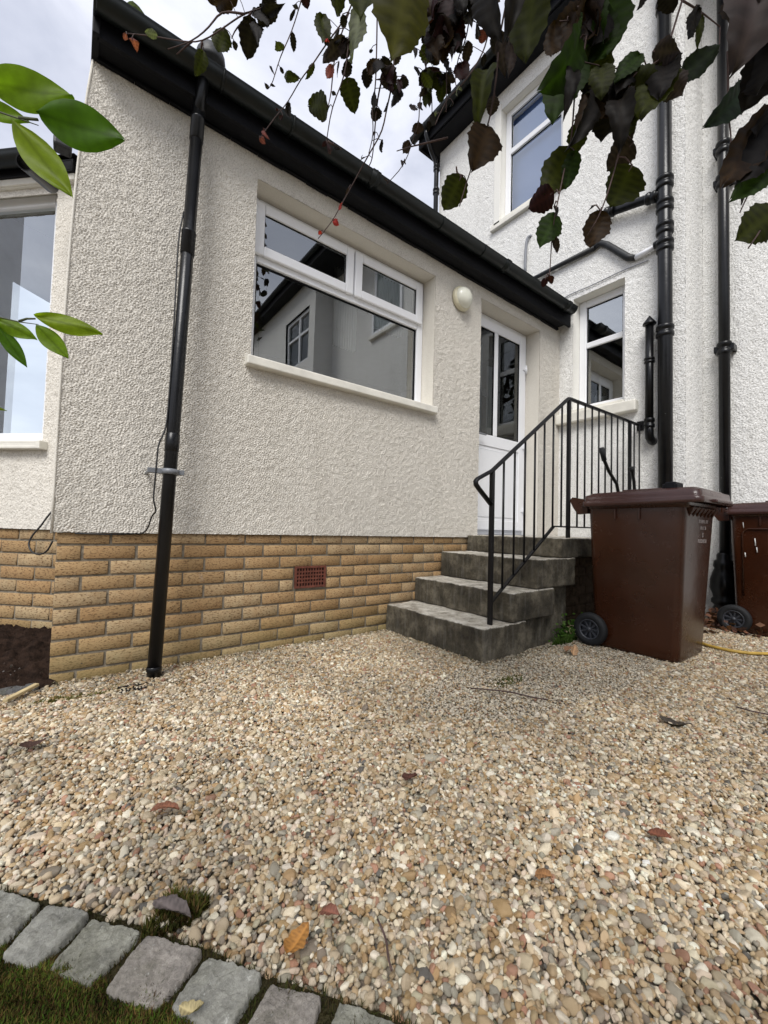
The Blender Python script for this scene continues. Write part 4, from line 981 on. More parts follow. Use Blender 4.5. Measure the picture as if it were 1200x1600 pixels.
for k in range(6):
    ic = ng.nodes.new('GeometryNodeMeshIcoSphere'); ic.inputs['Radius'].default_value = 1; ic.inputs['Subdivisions'].default_value = 3
    sp2 = ng.nodes.new('GeometryNodeSetPosition'); no = ng.nodes.new('ShaderNodeTexNoise'); no.noise_dimensions = '4D'; no.inputs['Scale'].default_value = .75; no.inputs['Detail'].default_value = 1.2; no.inputs['W'].default_value = k*3.7
    vm = ng.nodes.new('ShaderNodeVectorMath'); vm.operation = 'SUBTRACT'; vm.inputs[1].default_value = (.5, .5, .5)
    vs_ = ng.nodes.new('ShaderNodeVectorMath'); vs_.operation = 'SCALE'; vs_.inputs['Scale'].default_value = 1.15
    ng.links.new(no.outputs['Color'], vm.inputs[0]); ng.links.new(vm.outputs[0], vs_.inputs[0]); ng.links.new(vs_.outputs[0], sp2.inputs['Offset'])
    ng.links.new(ic.outputs['Mesh'], sp2.inputs['Geometry'])
    ss = ng.nodes.new('GeometryNodeSetShadeSmooth'); ng.links.new(sp2.outputs[0], ss.inputs[0])
    sm = ng.nodes.new('GeometryNodeSetMaterial'); sm.inputs['Material'].default_value = M_PEB; ng.links.new(ss.outputs[0], sm.inputs[0])
    ng.links.new(sm.outputs[0], g2i.inputs[0])
iop = ng.nodes.new('GeometryNodeInstanceOnPoints'); ng.links.new(gi.outputs[0], iop.inputs['Points']); ng.links.new(g2i.outputs[0], iop.inputs['Instance']); iop.inputs['Pick Instance'].default_value = True
def named(nm, ty):
    a = ng.nodes.new('GeometryNodeInputNamedAttribute'); a.data_type = ty; a.inputs['Name'].default_value = nm
    return [o for o in a.outputs if o.enabled and o.name == 'Attribute'][0]
ng.links.new(named('pidx', 'INT'), iop.inputs['Instance Index'])
e2r = ng.nodes.new('FunctionNodeEulerToRotation'); ng.links.new(named('prot', 'FLOAT_VECTOR'), e2r.inputs[0]); ng.links.new(e2r.outputs[0], iop.inputs['Rotation'])
ng.links.new(named('pscl', 'FLOAT_VECTOR'), iop.inputs['Scale']); ng.links.new(iop.outputs[0], go.inputs[0])
md = peb.modifiers.new('scatter', 'NODES'); md.node_group = ng
pass; print('pebbles', n); pass

# ================================================================== COBBLES, MOSS, SOIL
cobs = [((-35, 1380), (62, 1405), (0, 1465), (-75, 1442), 'leftmost cobble, blue grey and cut off by the left edge', 0),
        ((76, 1410), (137, 1424), (57, 1500), (6, 1485), 'blue grey cobble with a small pebble lying on it', 0),
        ((143, 1430), (220, 1446), (140, 1530), (80, 1504), 'grey green cobble third from the left edge', 1),
        ((230, 1456), (315, 1481), (246, 1562), (168, 1537), 'large brown grey cobble in the middle of the row', 2),
        ((326, 1490), (407, 1520), (352, 1602), (270, 1570), 'grey cobble with a white splash on its top', 0),
        ((424, 1527), (502, 1553), (478, 1618), (382, 1606), 'pinkish grey cobble cut by the bottom edge', 2),
        ((530, 1556), (622, 1592), (596, 1665), (505, 1640), 'rightmost cobble, pale grey with only its top edge in view', 1)]
for i, (a, b, c, d, lab, mi) in enumerate(cobs):
    q4 = [Vector((*gpt(*p, .022), 0)) for p in (d, c, b, a)]
    cen = sum(q4, Vector())/4; q4 = [cen+(p-cen)*1.15 for p in q4]
    bm = bmesh.new(); n_ = 54; vv = {}
    rr = random.Random(i)
    for s in range(n_+1):
        for u in range(n_+1):
            fs, fu = s/n_, u/n_
            p = (q4[0]*(1-fs)+q4[1]*fs)*(1-fu)+(q4[3]*(1-fs)+q4[2]*fs)*fu
            e0 = min(fs, 1-fs, fu, 1-fu)
            k = math.sqrt(max(0, 1-(1-min(1, e0/.055))**2))
            z = -.05+.066*k
            cc_ = max(0, 1-min(fs, 1-fs)/.16)*max(0, 1-min(fu, 1-fu)/.16)
            p = p+(cen-p)*.07*cc_
            nz = mn.noise_vector(Vector((p.x*18+i*5, p.y*18, 0)))*.006+mn.noise_vector(Vector((p.x*60+i*5, p.y*60, 3)))*.0035+mn.noise_vector(Vector((p.x*150+i*5, p.y*150, 3)))*.0022+mn.noise_vector(Vector((p.x*330+i*5, p.y*330, 3)))*.0012
            vv[s, u] = bm.verts.new((p.x+nz.x*.7, p.y+nz.y*.7, z+nz.z*.8+.003*math.sin(i*2)))
    for s in range(n_):
        for u in range(n_): f = bm.faces.new((vv[s, u], vv[s+1, u], vv[s+1, u+1], vv[s, u+1])); f.smooth = True
    me = bpy.data.meshes.new('cobblestone'); bm.to_mesh(me); bm.free()
    tag(link('cobblestone', me, M_COBBLE[mi]), lab, 'cobblestone', 'granite cobbles edging the grass')
lw = MB(); lw.add([(p[0], p[1], .003) for p in cob_poly], [tuple(range(len(cob_poly)))][::1]); o = lw.build('lawn_soil', simple('mossy_soil', (.03, .026, .012), .95, .1, .5, 50, .01, 80)); o['kind'] = 'structure'
def blades(poly, n, hmin, hmax, pal_, zb=-.01, clump=None, w=.0016, lean=.6, seed=0):
    r = np.random.default_rng(seed); P = np.array(poly); lo, hi = P.min(0), P.max(0)
    x = r.uniform(lo[0], hi[0], n*3); y = r.uniform(lo[1], hi[1], n*3); k = pip(x, y, poly)
    vx = 600+F*(x*_r.x+y*_r.y-H*_r.z)/np.maximum(x*_f.x+y*_f.y-H*_f.z, .02); k &= (vx > -400)
    x, y = x[k][:n], y[k][:n]; n = len(x)
    dn = .5+.5*np.sin(x*31+2*np.sin(y*23))*np.sin(y*37+1.5*np.sin(x*29))
    h = r.uniform(hmin, hmax, n)*(.45+.75*dn); a = r.uniform(0, 6.283, n); ln = r.uniform(.1, lean, n)*h
    b = np.stack([x, y, np.full(n, zb)], 1); s = np.stack([np.cos(a), np.sin(a), 0*a], 1); t_ = np.stack([-np.sin(a), np.cos(a), 0*a], 1)
    ww = w*r.uniform(.6, 1.4, n)[:, None]
    v0 = b-s*ww; v1 = b+s*ww; m0 = b+t_*ln[:, None]*.4+np.array([0, 0, 1])*h[:, None]*.6-s*ww*.7; m1 = m0+s*ww*1.4; tp = b+t_*ln[:, None]+np.array([0, 0, 1])*h[:, None]
    V = np.stack([v0, v1, m1, m0, tp], 1).reshape(-1, 3); i0 = np.arange(n)*5
    Fq = np.concatenate([np.stack([i0, i0+1, i0+2], 1), np.stack([i0, i0+2, i0+3], 1), np.stack([i0+3, i0+2, i0+4], 1)])
    c = np.array(pal_)[r.choice(len(pal_), n, p=None)]; g = (np.clip(dn*1.3-.2, 0, 1))[:, None]
    c = c*(.35+.65*g); return V, Fq, np.repeat(np.clip(c*r.uniform(.7, 1.3, (n, 1)), .005, 1), 5, 0)
gp = [(.08, .15, .018), (.11, .13, .02), (.06, .09, .015), (.16, .14, .035), (.14, .085, .03), (.09, .05, .02)]
V1, F1, C1 = blades(lawn_poly, 120000, .003, .011, gp, seed=1, w=.0009, lean=1.1, zb=.006)
V2, F2, C2 = blades(cob_poly, 34000, .003, .016, [(.05, .06, .015), (.07, .06, .02), (.05, .035, .015)], zb=.003, seed=2, w=.0009, lean=1.2)
Vg = np.concatenate([V1, V2]); Fg = np.concatenate([F1, F2+len(V1)]); Cg = np.concatenate([C1, C2])
tag(link('mossy_grass', npmesh('mossy_grass', Vg, Fg, False, {'lc': Cg}), M_GRASS), 'mossy short grass below and between the cobbles', 'grass', None, 'stuff')
# moss patches in the gravel
def patch(name, cx, cy, rx, ry, n, label, pal_, hmin=.008, hmax=.03, seed=0):
    poly = [(cx+rx*math.cos(a)*(1+.25*math.sin(3*a+seed)), cy+ry*math.sin(a)*(1+.25*math.cos(2*a+seed))) for a in np.linspace(0, 6.28, 14)[:-1]]
    V, Fq, C_ = blades(poly, n, hmin, hmax, pal_, zb=.0, seed=seed, lean=.9, w=.0022)
    tag(link(name, npmesh(name, V, Fq, False, {'lc': C_}), M_GRASS), label, 'weeds', None, 'stuff')
patch('moss_patch', *gpt(275, 1435), .055, .03, 1500, 'small mossy tuft between the gravel and the cobbles', [(.09, .09, .02), (.12, .08, .03), (.06, .07, .015)], seed=3)
patch('weed_patch', 2.78, 1.52, .15, .035, 900, 'low green weeds growing at the foot of the steps', [(.07, .14, .02), (.05, .10, .015), (.10, .16, .04)], .02, .06, seed=4)
patch('moss_patch', *gpt(135, 1085), .16, .05, 1500, 'yellow green moss in the gravel at the foot of the brick corner', [(.20, .18, .05), (.15, .14, .04)], .003, .011, seed=6)
patch('moss_patch', *gpt(790, 1065), .12, .06, 900, 'thin mossy weeds in the gravel in front of the lowest step', [(.14, .14, .04), (.10, .12, .03)], .003, .010, seed=7)
# leafy weed beside the bin wheel
def leafblob(r, base, n, spread, L_, pal_, up=.5):
    V = []; Fq = []; C_ = []
    for i in range(n):
        c = np.array(base)+np.array([r.normal(0, spread[0]), r.normal(0, spread[1]), abs(r.normal(0, spread[2]))])
        d = r.normal(size=3); d[2] = abs(d[2])*up; d /= np.linalg.norm(d); s = np.cross(d, r.normal(size=3)); s /= np.linalg.norm(s); l = L_*r.uniform(.6, 1.3)
        b = len(V); V += [c, c+d*l*.5+s*l*.32, c+d*l, c+d*l*.5-s*l*.32]; Fq.append((b, b+1, b+2, b+3)); cc_ = np.array(pal_[r.integers(len(pal_))])*r.uniform(.7, 1.3); C_ += [cc_]*4
    return V, Fq, C_
V, Fq, C_ = leafblob(np.random.default_rng(3), (2.90, 1.56, .0), 260, (.09, .03, .07), .028, [(.06, .13, .02), (.04, .09, .015), (.09, .15, .04)])
tag(link('weed', npmesh('weed', V, Fq, True, {'lc': C_}), M_GRASS), 'leafy green weed growing between the steps and the bin wheel', 'weed')
V, Fq, C_ = leafblob(np.random.default_rng(5), (4.45, 1.0, .0), 700, (.16, .12, .045), .06, [(.16, .07, .04), (.12, .05, .03), (.22, .11, .06), (.07, .035, .025)], .25)
tag(link('leaf_litter', npmesh('leaf_litter', V, Fq, False, {'lc': C_}), M_DEADLEAF), 'drift of brown dead leaves between the two bins', 'leaf litter', None, 'stuff')

# soil bed left of the corner
n_ = 60; vs = []; r = np.random.default_rng(9)
hN = bandnoise(n_+1, n_+1, .02, .02, .07, .6, 12)
for i in range(n_+1):
    for j in range(n_+1):
        x = -.02-1.3*i/n_; y = 2.36+.95*j/n_
        z = -.015+.16*min(1, max(0, (y-2.40)/.42))**.8+.012*hN[i, j]
        if x > -.06: z -= .0
        vs.append((x, y, z))
idx = np.arange((n_+1)**2).reshape(n_+1, n_+1); fq = np.stack([idx[:-1, :-1], idx[:-1, 1:], idx[1:, 1:], idx[1:, :-1]], -1).reshape(-1, 4)
o = link('soil_bed', npmesh('soil_bed', vs, fq, True), M_SOIL); o['kind'] = 'structure'; o['label'] = 'bed of dark crumbly soil beside the brick corner'
V, Fq, C_ = leafblob(np.random.default_rng(8), (-.35, 2.5, .04), 160, (.2, .09, .03), .012, [(.03, .018, .012), (.05, .03, .02), (.10, .09, .08)], .6)
tag(link('soil_crumbs', npmesh('soil_crumbs', V, Fq, False, {'lc': C_}), M_DEADLEAF), 'loose crumbs scattered over the dark soil bed', 'soil crumbs', None, 'stuff')
tag(rock_box('slate_slab', -.42, -.08, 2.385, 2.46, -.03, .018, None, stone_mat('wet_slate', (.10, .10, .10)), .02, .006, .014, 8), 'flat dark grey stone edging the soil bed by the brick corner', 'stone')
q = MB(); a = Vector((*gpt(8, 1094, .02), .018)); b_ = Vector((*gpt(58, 1073, .02), .03)); q.bar(a, b_, .022, .014, bev=.003); tag(q.build('wood_stick', M_TIMBER), 'short pale wooden batten lying on the gravel by the soil bed', 'stick')
# drain grid at the foot of the drainpipe
q = MB()
for k in range(7): q.box(.215+k*.015, .223+k*.015, 2.15, 2.215, .000, .008, .002)
q.box(.205, .322, 2.212, 2.222, .000, .009, .002); q.box(.205, .322, 2.143, 2.153, .000, .009, .002)
q.box(.208, .318, 2.146, 2.218, -.006, .001); tag(q.build('drain_grate', M_SOFFIT), 'small black slotted drain grate at the foot of the extension drainpipe', 'drain grate')
# hose
pts = [Vector((*gpt(px, py, .02), .018)) for px, py in ((1085, 1001), (1110, 1009), (1140, 1016), (1170, 1020), (1200, 1021), (1300, 1020), (1450, 1010))]
q = MB(); q.tube(pts, .010, 10); tag(q.build('garden_hose', M_HOSE), 'yellow garden hose lying on the gravel in front of the bins', 'hose')

# ================================================================== LEAVES
def leaf_geo(P0, P1, width, nrm, seed, serr=.06, curl=.12, col=(.03, .02, .02), fold=.18, shape='beech', nl=18, nw=3, rag=0.0):
    r = np.random.default_rng(seed); P0 = np.array(P0); P1 = np.array(P1); ax = P1-P0; Ln = np.linalg.norm(ax); ax /= Ln
    nrm = np.array(nrm); nrm = nrm-ax*nrm.dot(ax); nrm /= np.linalg.norm(nrm)+1e-9; sd_ = np.cross(ax, nrm)
    V = []; C_ = []; ph = r.uniform(0, 6); bend = r.normal(0, curl); tw = r.normal(0, .35)
    for i in range(nl+1):
        t_ = i/nl
        if shape == 'beech': hw_ = (math.sin(math.pi*min(1, t_**.80))**.72)*.5*width*(1.0 if t_ < .95 else .55)
        else: hw_ = (math.sin(math.pi*t_**.92)**.85)*.5*width
        if t_ > .999: hw_ = .0005
        vein = .5+.5*math.cos(t_*math.pi*2*7)
        for j in range(-nw, nw+1):
            s = j/nw; e_ = abs(s)
            wj = hw_*s*(1+(serr*(vein-.5)*2*(e_ > .9))+rag*(e_ > .9)*math.sin(t_*19+ph+s))
            z = Ln*(bend*math.sin(math.pi*t_)*.9)+abs(wj)*fold*2-(wj*wj/(Ln))*1.2+Ln*(.012 if shape == 'beech' else .003)*math.sin(t_*math.pi*14)*e_+Ln*.03*math.sin(t_*5+ph+3*s)
            tt = tw*(t_-.4); ca, sa = math.cos(tt), math.sin(tt)
            V.append(P0+ax*(t_*Ln-e_*hw_*.15*(1-t_))+sd_*(wj*ca-z*sa)+nrm*(z*ca+wj*sa))
            vs_k = .30 if shape == 'beech' else .06
            k = 1.0+((.55 if shape == 'beech' else -.3) if e_ < .05 else 0)+vs_k*math.cos(t_*math.pi*14-e_*4)*(e_ > .05); C_.append(np.array(col)*k)
    m_ = 2*nw+1; Fq = [(i*m_+j, i*m_+j+1, (i+1)*m_+j+1, (i+1)*m_+j) for i in range(nl) for j in range(2*nw)]
    return V, Fq, C_
class LeafSet:
    def __init__(s): s.V = []; s.F = []; s.C = []
    def add(s, g):
        b = len(s.V); s.V += list(g[0]); s.F += [tuple(i+b for i in f) for f in g[1]]; s.C += list(g[2])
    def build(s, name, mat_, parent=None):
        if not s.V: return None
        return link(name, npmesh(name, s.V, s.F, True, {'lc': s.C}), mat_, parent)
DARK = (.009, .007, .006); PURP = (.020, .006, .007); OLIV = (.026, .030, .005); GRN = (.016, .032, .004); GREY = (.030, .021, .021); BRN = (.024, .013, .006); RED = (.30, .03, .03); PALE = (.12, .13, .09); RB = (.16, .045, .04)
# twig: depth, polyline, leaves (bx,by,tx,ty,width/length,colour)
TW = [
 (.80, [(450, -30), (420, 10), (382, 20), (350, 43), (316, 66), (285, 65), (238, 56), (196, 52)], [(352, -12, 322, -2, .9, BRN), (372, -6, 336, 10, .6, BRN), (350, 44, 340, 81, .72, OLIV), (392, 25, 386, 94, .45, DARK), (365, 62, 369, 79, .45, DARK), (246, 55, 226, 50, .5, PALE), (206, 60, 214, 82, .5, RB), (198, 53, 194, 62, .7, RB), (318, 80, 305, 119, .45, OLIV), (400, 14, 418, 42, .7, DARK)]),
 (.78, [(382, 22), (345, 16), (327, 43), (300, 65), (262, 77)], []), (.78, [(300, 65), (276, 85)], []), (.8, [(395, 18), (368, 45), (362, 60)], []), (.8, [(316, 66), (313, 84)], []),
 (.80, [(455, -30), (435, -3), (420, 8), (400, 16), (382, 20)], [(432, 4, 403, 40, .55, DARK), (408, 18, 445, 6, .4, DARK), (400, 35, 402, 70, .55, DARK)]),
 (1.0, [(478, -25), (471, 0), (456, 50), (437, 90), (426, 130), (419, 139)], [(463, 5, 460, 14, .9, DARK), (461, 15, 453, 33, .25, DARK), (457, 50, 459, 82, .28, DARK), (440, 78, 430, 64, .85, OLIV), (437, 104, 443, 115, .4, DARK), (429, 117, 424, 111, .4, DARK), (419, 138, 413, 129, .5, DARK), (423, 133, 430, 135, .7, DARK), (472, -22, 481, 15, .45, PURP)]),
 (.90, [(560, -25), (545, 22), (520, 55), (500, 83), (487, 103), (470, 123), (450, 160), (432, 180), (406, 216)], [(504, 24, 506, 66, .62, OLIV), (506, 50, 511, 63, .8, RED), (508, 66, 504, 87, .5, DARK), (491, 99, 477, 124, .3, OLIV), (468, 123, 446, 123, .6, OLIV), (452, 161, 452, 183, .45, DARK), (435, 173, 431, 170, .7, PURP), (442, 181, 437, 186, .8, PURP), (413, 203, 421, 218, .35, RB), (406, 214, 415, 225, .6, RB)]),
 (.72, [(560, -30), (550, 25), (545, 60), (540, 117), (518, 167), (510, 222)], [(541, 121, 555, 178, .50, OLIV), (514, 166, 482, 165, 1.0, OLIV), (510, 222, 503, 229, .6, PURP), (510, 222, 516, 232, .6, PURP), (557, 14, 547, 97, .42, PALE), (540, 60, 504, 98, .38, GREY), (545, 62, 533, 92, .7, DARK), (542, 90, 540, 121, .5, DARK), (535, 22, 538, 45, .5, DARK), (530, 45, 532, 62, .45, DARK)]),
 (.72, [(512, 221), (534, 234)], [(522, 227, 532, 233, .5, DARK)]),
 (1.0, [(545, 20), (522, 85), (518, 143), (513, 165), (509, 185)], [(519, 102, 511, 123, .55, RB), (518, 143, 525, 149, .6, DARK), (509, 183, 502, 190, .6, BRN), (530, 96, 527, 121, .12, DARK)]),
 (.50, [(540, -60), (537, -10)], [(528, -45, 528, 26, .42, OLIV), (572, -70, 562, 30, .62, OLIV)]),
 (.30, [(640, -120), (632, -62)], [(634, -62, 612, 96, .60, (.045, .043, .006))]),
 (.85, [(590, -20), (588, 115), (585, 150), (581, 170), (584, 210), (576, 240)], [(574, 106, 573, 139, .5, DARK), (592, 92, 574, 112, .6, BRN), (596, 95, 586, 115, .8, DARK), (585, 142, 584, 169, .33, DARK), (592, 168, 582, 188, .75, DARK), (597, 219, 597, 238, .3, DARK), (577, 81, 583, 78, .6, DARK)]),
 (.85, [(625, -20), (613, 135), (605, 165), (598, 205), (580, 235), (565, 262), (550, 290), (533, 320), (520, 345), (497, 373)], [(600, 108, 617, 140, .75, GREY), (608, 92, 598, 116, .8, DARK), (626, 78, 616, 101, .55, GREY), (606, 160, 600, 175, .3, DARK), (586, 206, 582, 212, .5, DARK), (534, 318, 530, 328, .6, RED), (521, 344, 530, 352, .75, RED), (502, 361, 498, 367, .8, RED), (545, 293, 540, 305, .25, BRN)]),
 (.85, [(600, 113), (590, 150), (585, 210), (582, 250), (575, 262)], [(572, 245, 566, 243, .3, BRN)]),
 (.95, [(705, -20), (690, 35), (667, 90), (655, 160), (655, 193), (647, 213), (633, 257), (605, 287)], [(652, 192, 653, 210, .95, BRN), (640, 222, 630, 240, .65, BRN), (641, 164, 652, 170, .7, GREY), (653, 163, 658, 172, .8, GREY), (648, 74, 648, 92, .42, DARK), (649, 105, 654, 118, .6, DARK), (665, 62, 670, 98, .72, OLIV), (676, 104, 673, 141, .78, PURP), (691, 127, 688, 161, .48, OLIV), (684, 115, 688, 128, .6, DARK), (670, 141, 671, 168, .3, GREY), (669, 138, 655, 150, .5, GREY), (697, 120, 712, 128, .7, GREY), (606, 283, 599, 279, .3, BRN), (634, 256, 629, 261, .8, GREY)]),
 (.95, [(663, 95), (675, 142), (675, 180)], [(673, 180, 680, 195, .9, DARK), (670, 188, 670, 206, .35, DARK)]),
 (.90, [(700, -25), (697, 60), (698, 130), (697, 175)], [(688, 20, 686, 60, .6, DARK), (700, 0, 704, 60, .7, PURP), (714, 28, 710, 84, .5, PURP), (712, 80, 706, 96, .5, DARK), (694, 70, 692, 100, .5, BRN), (700, 95, 706, 112, .8, DARK), (697, 172, 693, 176, .5, DARK), (677, -20, 676, 30, .8, PURP), (690, -30, 696, 30, .9, DARK), (668, -10, 672, 28, .7, BRN)]),
 (.90, [(740, -25), (730, 60), (715, 90), (710, 130), (716, 140)], [(733, 64, 727, 103, .38, GREY), (722, 98, 720, 126, .85, PURP), (733, 20, 737, 44, .6, DARK), (745, 36, 747, 54, .45, DARK), (757, 45, 753, 69, .75, RB), (757, 83, 755, 104, .38, DARK), (768, 24, 768, 46, .4, DARK), (748, -12, 745, 22, .6, BRN), (765, -15, 763, 18, .55, BRN), (722, -10, 724, 25, .8, DARK)]),
 (.88, [(785, -30), (766, 38), (758, 75), (745, 100), (730, 122), (718, 137), (700, 152), (686, 180), (680, 195)], [(716, 138, 722, 143, .6, PALE), (708, 160, 703, 166, .4, DARK), (683, 178, 680, 181, .8, PALE), (718, 135, 714, 150, .4, PALE)]),
 (.88, [(700, 215), (660, 225), (642, 229), (620, 236)], []),
 (.60, [(800, -40), (788, 20), (780, 60), (777, 110), (770, 160), (762, 198), (748, 235), (735, 265), (718, 322)], [(770, -50, 782, 66, .42, DARK), (783, 50, 790, 122, .25, GREY), (768, 108, 744, 206, .33, OLIV), (773, 150, 766, 182, .6, GREY), (765, 200, 736, 268, .72, BRN), (722, 274, 693, 329, .62, OLIV), (775, 55, 772, 86, .6, DARK), (800, 60, 795, 120, .3, GREY)]),
 (.60, [(722, 275), (714, 272), (713, 260)], []),
 (.36, [(845, -120), (826, -50)], [(832, -60, 820, 98, .42, OLIV), (800, -80, 790, 62, .34, DARK)]),
 (.46, [(960, -40), (935, 0), (918, 40), (912, 90), (900, 110), (895, 195), (890, 240), (882, 262), (877, 290), (868, 330), (862, 370), (860, 415), (858, 432)], [(918, 14, 861, 56, .52, BRN), (905, 62, 842, 142, .68, GRN), (902, 92, 862, 194, .56, GRN), (955, -30, 950, 96, .46, GRN), (935, -35, 935, 60, .40, GREY), (922, 28, 911, 66, .35, GREY), (942, 50, 930, 140, .50, OLIV), (960, 118, 902, 208, .44, BRN), (968, 130, 938, 221, .50, DARK), (915, 150, 885, 235, .35, DARK), (906, 190, 898, 242, .55, OLIV), (893, 234, 850, 304, .56, OLIV), (898, 236, 884, 296, .40, GRN), (866, 300, 825, 326, .72, PURP), (870, 335, 843, 388, .60, GRN), (866, 368, 871, 396, .35, GREY), (858, 430, 862, 444, .7, PURP), (853, 434, 848, 449, .6, PURP), (885, 120, 880, 190, .3, DARK), (866, 322, 870, 338, .4, DARK)]),
 (.44, [(1090, -60), (1065, 0), (1040, 90), (1010, 106), (985, 118), (978, 160), (973, 215), (962, 260), (947, 310), (935, 340), (918, 368)], [(975, 150, 968, 238, .42, DARK), (992, 170, 962, 232, .40, OLIV), (990, 222, 948, 268, .62, GREY), (988, 258, 952, 324, .78, (.026, .030, .005)), (940, 330, 922, 388, .62, BRN), (1020, 80, 1062, 82, .75, GREY), (1045, 98, 1000, 182, .52, OLIV), (1012, 110, 1002, 190, .38, DARK), (1040, 118, 1066, 150, .9, GREY), (1042, 95, 1030, 155, .7, DARK), (1000, 85, 960, 130, .5, GRN), (985, 118, 1030, 150, .7, OLIV), (990, 110, 950, 175, .5, DARK), (925, 322, 918, 330, .3, DARK), (985, 176, 985, 224, .3, GREY)]),
 (.50, [(1040, 90), (1039, 122)], []),
 (.50, [(1065, 0), (1095, 18), (1125, 42)], [(1092, 12, 1078, 60, .42, DARK), (1096, 24, 1090, 80, .18, OLIV), (1124, 72, 1060, 122, .40, (.012, .018, .010)), (1005, -20, 996, 16, .4, DARK), (1040, -20, 1052, 20, .7, DARK)]),
 (.50, [(1137, 80), (1138, 130), (1137, 175), (1143, 215), (1140, 234)], [(1162, 140, 1098, 200, .46, (.012, .020, .014))]),
 (.30, [(1230, -60), (1215, 40)], [(1215, -60, 1140, 120, .52, GREY), (1190, -40, 1165, 60, .6, GREY), (1225, 50, 1160, 175, .42, DARK), (1210, 60, 1180, 150, .7, DARK)]),
 (.34, [(1230, 150), (1215, 180)], [(1215, 172, 1128, 292, .36, BRN), (1215, 190, 1150, 290, .5, DARK), (1212, 250, 1140, 314, .42, GRN), (1215, 160, 1180, 215, .6, DARK)]),
 (.42, [(1225, 225), (1195, 262), (1172, 297), (1156, 332)], [(1180, 280, 1158, 320, .2, DARK)]),
 (.42, [(1230, 290), (1205, 325), (1190, 358), (1169, 388)], [(1215, 330, 1148, 376, .68, (.026, .030, .005))]),
]
_rr = random.Random(5)
def fill(ti, x0, x1, y0, y1, n, ln, cols):
    for _ in range(n):
        x, y = _rr.uniform(x0, x1), _rr.uniform(y0, y1); l = ln*_rr.uniform(.7, 1.25); a = R(_rr.uniform(50, 130))
        TW[ti][2].append((x, y, x+l*math.cos(a), y+l*math.sin(a), _rr.uniform(.45, .75), cols[_rr.randrange(len(cols))]))
IDX = {round(t_[1][-1][0]+t_[1][-1][1]/1e4, 4): i for i, t_ in enumerate(TW)}
def tix(x, y): return next(i for i, t_ in enumerate(TW) if t_[1][-1] == (x, y))
fill(tix(697, 175), 660, 722, -25, 60, 16, 38, (DARK, PURP, BRN)); fill(tix(716, 140), 715, 775, -30, 0, 8, 34, (DARK, BRN))
fill(tix(858, 432), 865, 925, -30, 50, 4, 60, (DARK, BRN)); fill(tix(918, 368), 915, 990, 90, 140, 4, 62, (DARK, OLIV, BRN))
fill(tix(858, 432), 905, 960, -30, 40, 3, 70, (GRN, DARK)); fill(tix(540, -10) if False else tix(537, -10), 545, 600, -60, -30, 3, 50, (DARK, OLIV))
fill(tix(655, 0) if False else tix(670, 0) if False else tix(605, 287), 655, 690, 0, 130, 8, 28, (DARK, PURP, OLIV))
fill(tix(576, 240), 585, 665, 95, 150, 7, 24, (DARK, PURP, OLIV)); fill(tix(604, 287) if False else tix(605, 287), 640, 700, 30, 150, 10, 24, (DARK, PURP, BRN, OLIV))
tree = thing('copper_beech', 'weeping copper beech with dark purple leaves hanging over the yard', 'tree', (1.9, -1.3, 0))
limbs = [[(1.9, -1.3, 0), (1.85, -1.28, .8), (1.75, -1.2, 1.6), (1.5, -.9, 2.4), (1.15, -.35, 2.85), (.9, .25, 2.75), (.75, .6, 2.85), (.6, .8, 2.9)],
         [(1.5, -.9, 2.4), (1.55, -.5, 3.2), (1.6, -.1, 4.1), (1.68, .4, 4.8)], [(1.15, -.35, 2.85), (.6, -.1, 2.7), (.2, .1, 2.3), (.0, .3, 2.15)]]
q = MB(); q.tube(limbs[0], [.16, .13, .11, .08, .05, .035, .02, .008], 14); q.tube(limbs[1], [.06, .04, .025, .01], 10); q.tube(limbs[2], [.045, .03, .018, .008], 10)
trunk = q.build('trunk', M_BARK, tree)
LP = []
for l in limbs:
    for a, b in zip(l[2:-1] if len(l) > 5 else l[:-1], l[3:] if len(l) > 5 else l[1:]):
        for k in range(6): LP.append(Vector(a).lerp(Vector(b), k/6))
seed = 100
foliage = []
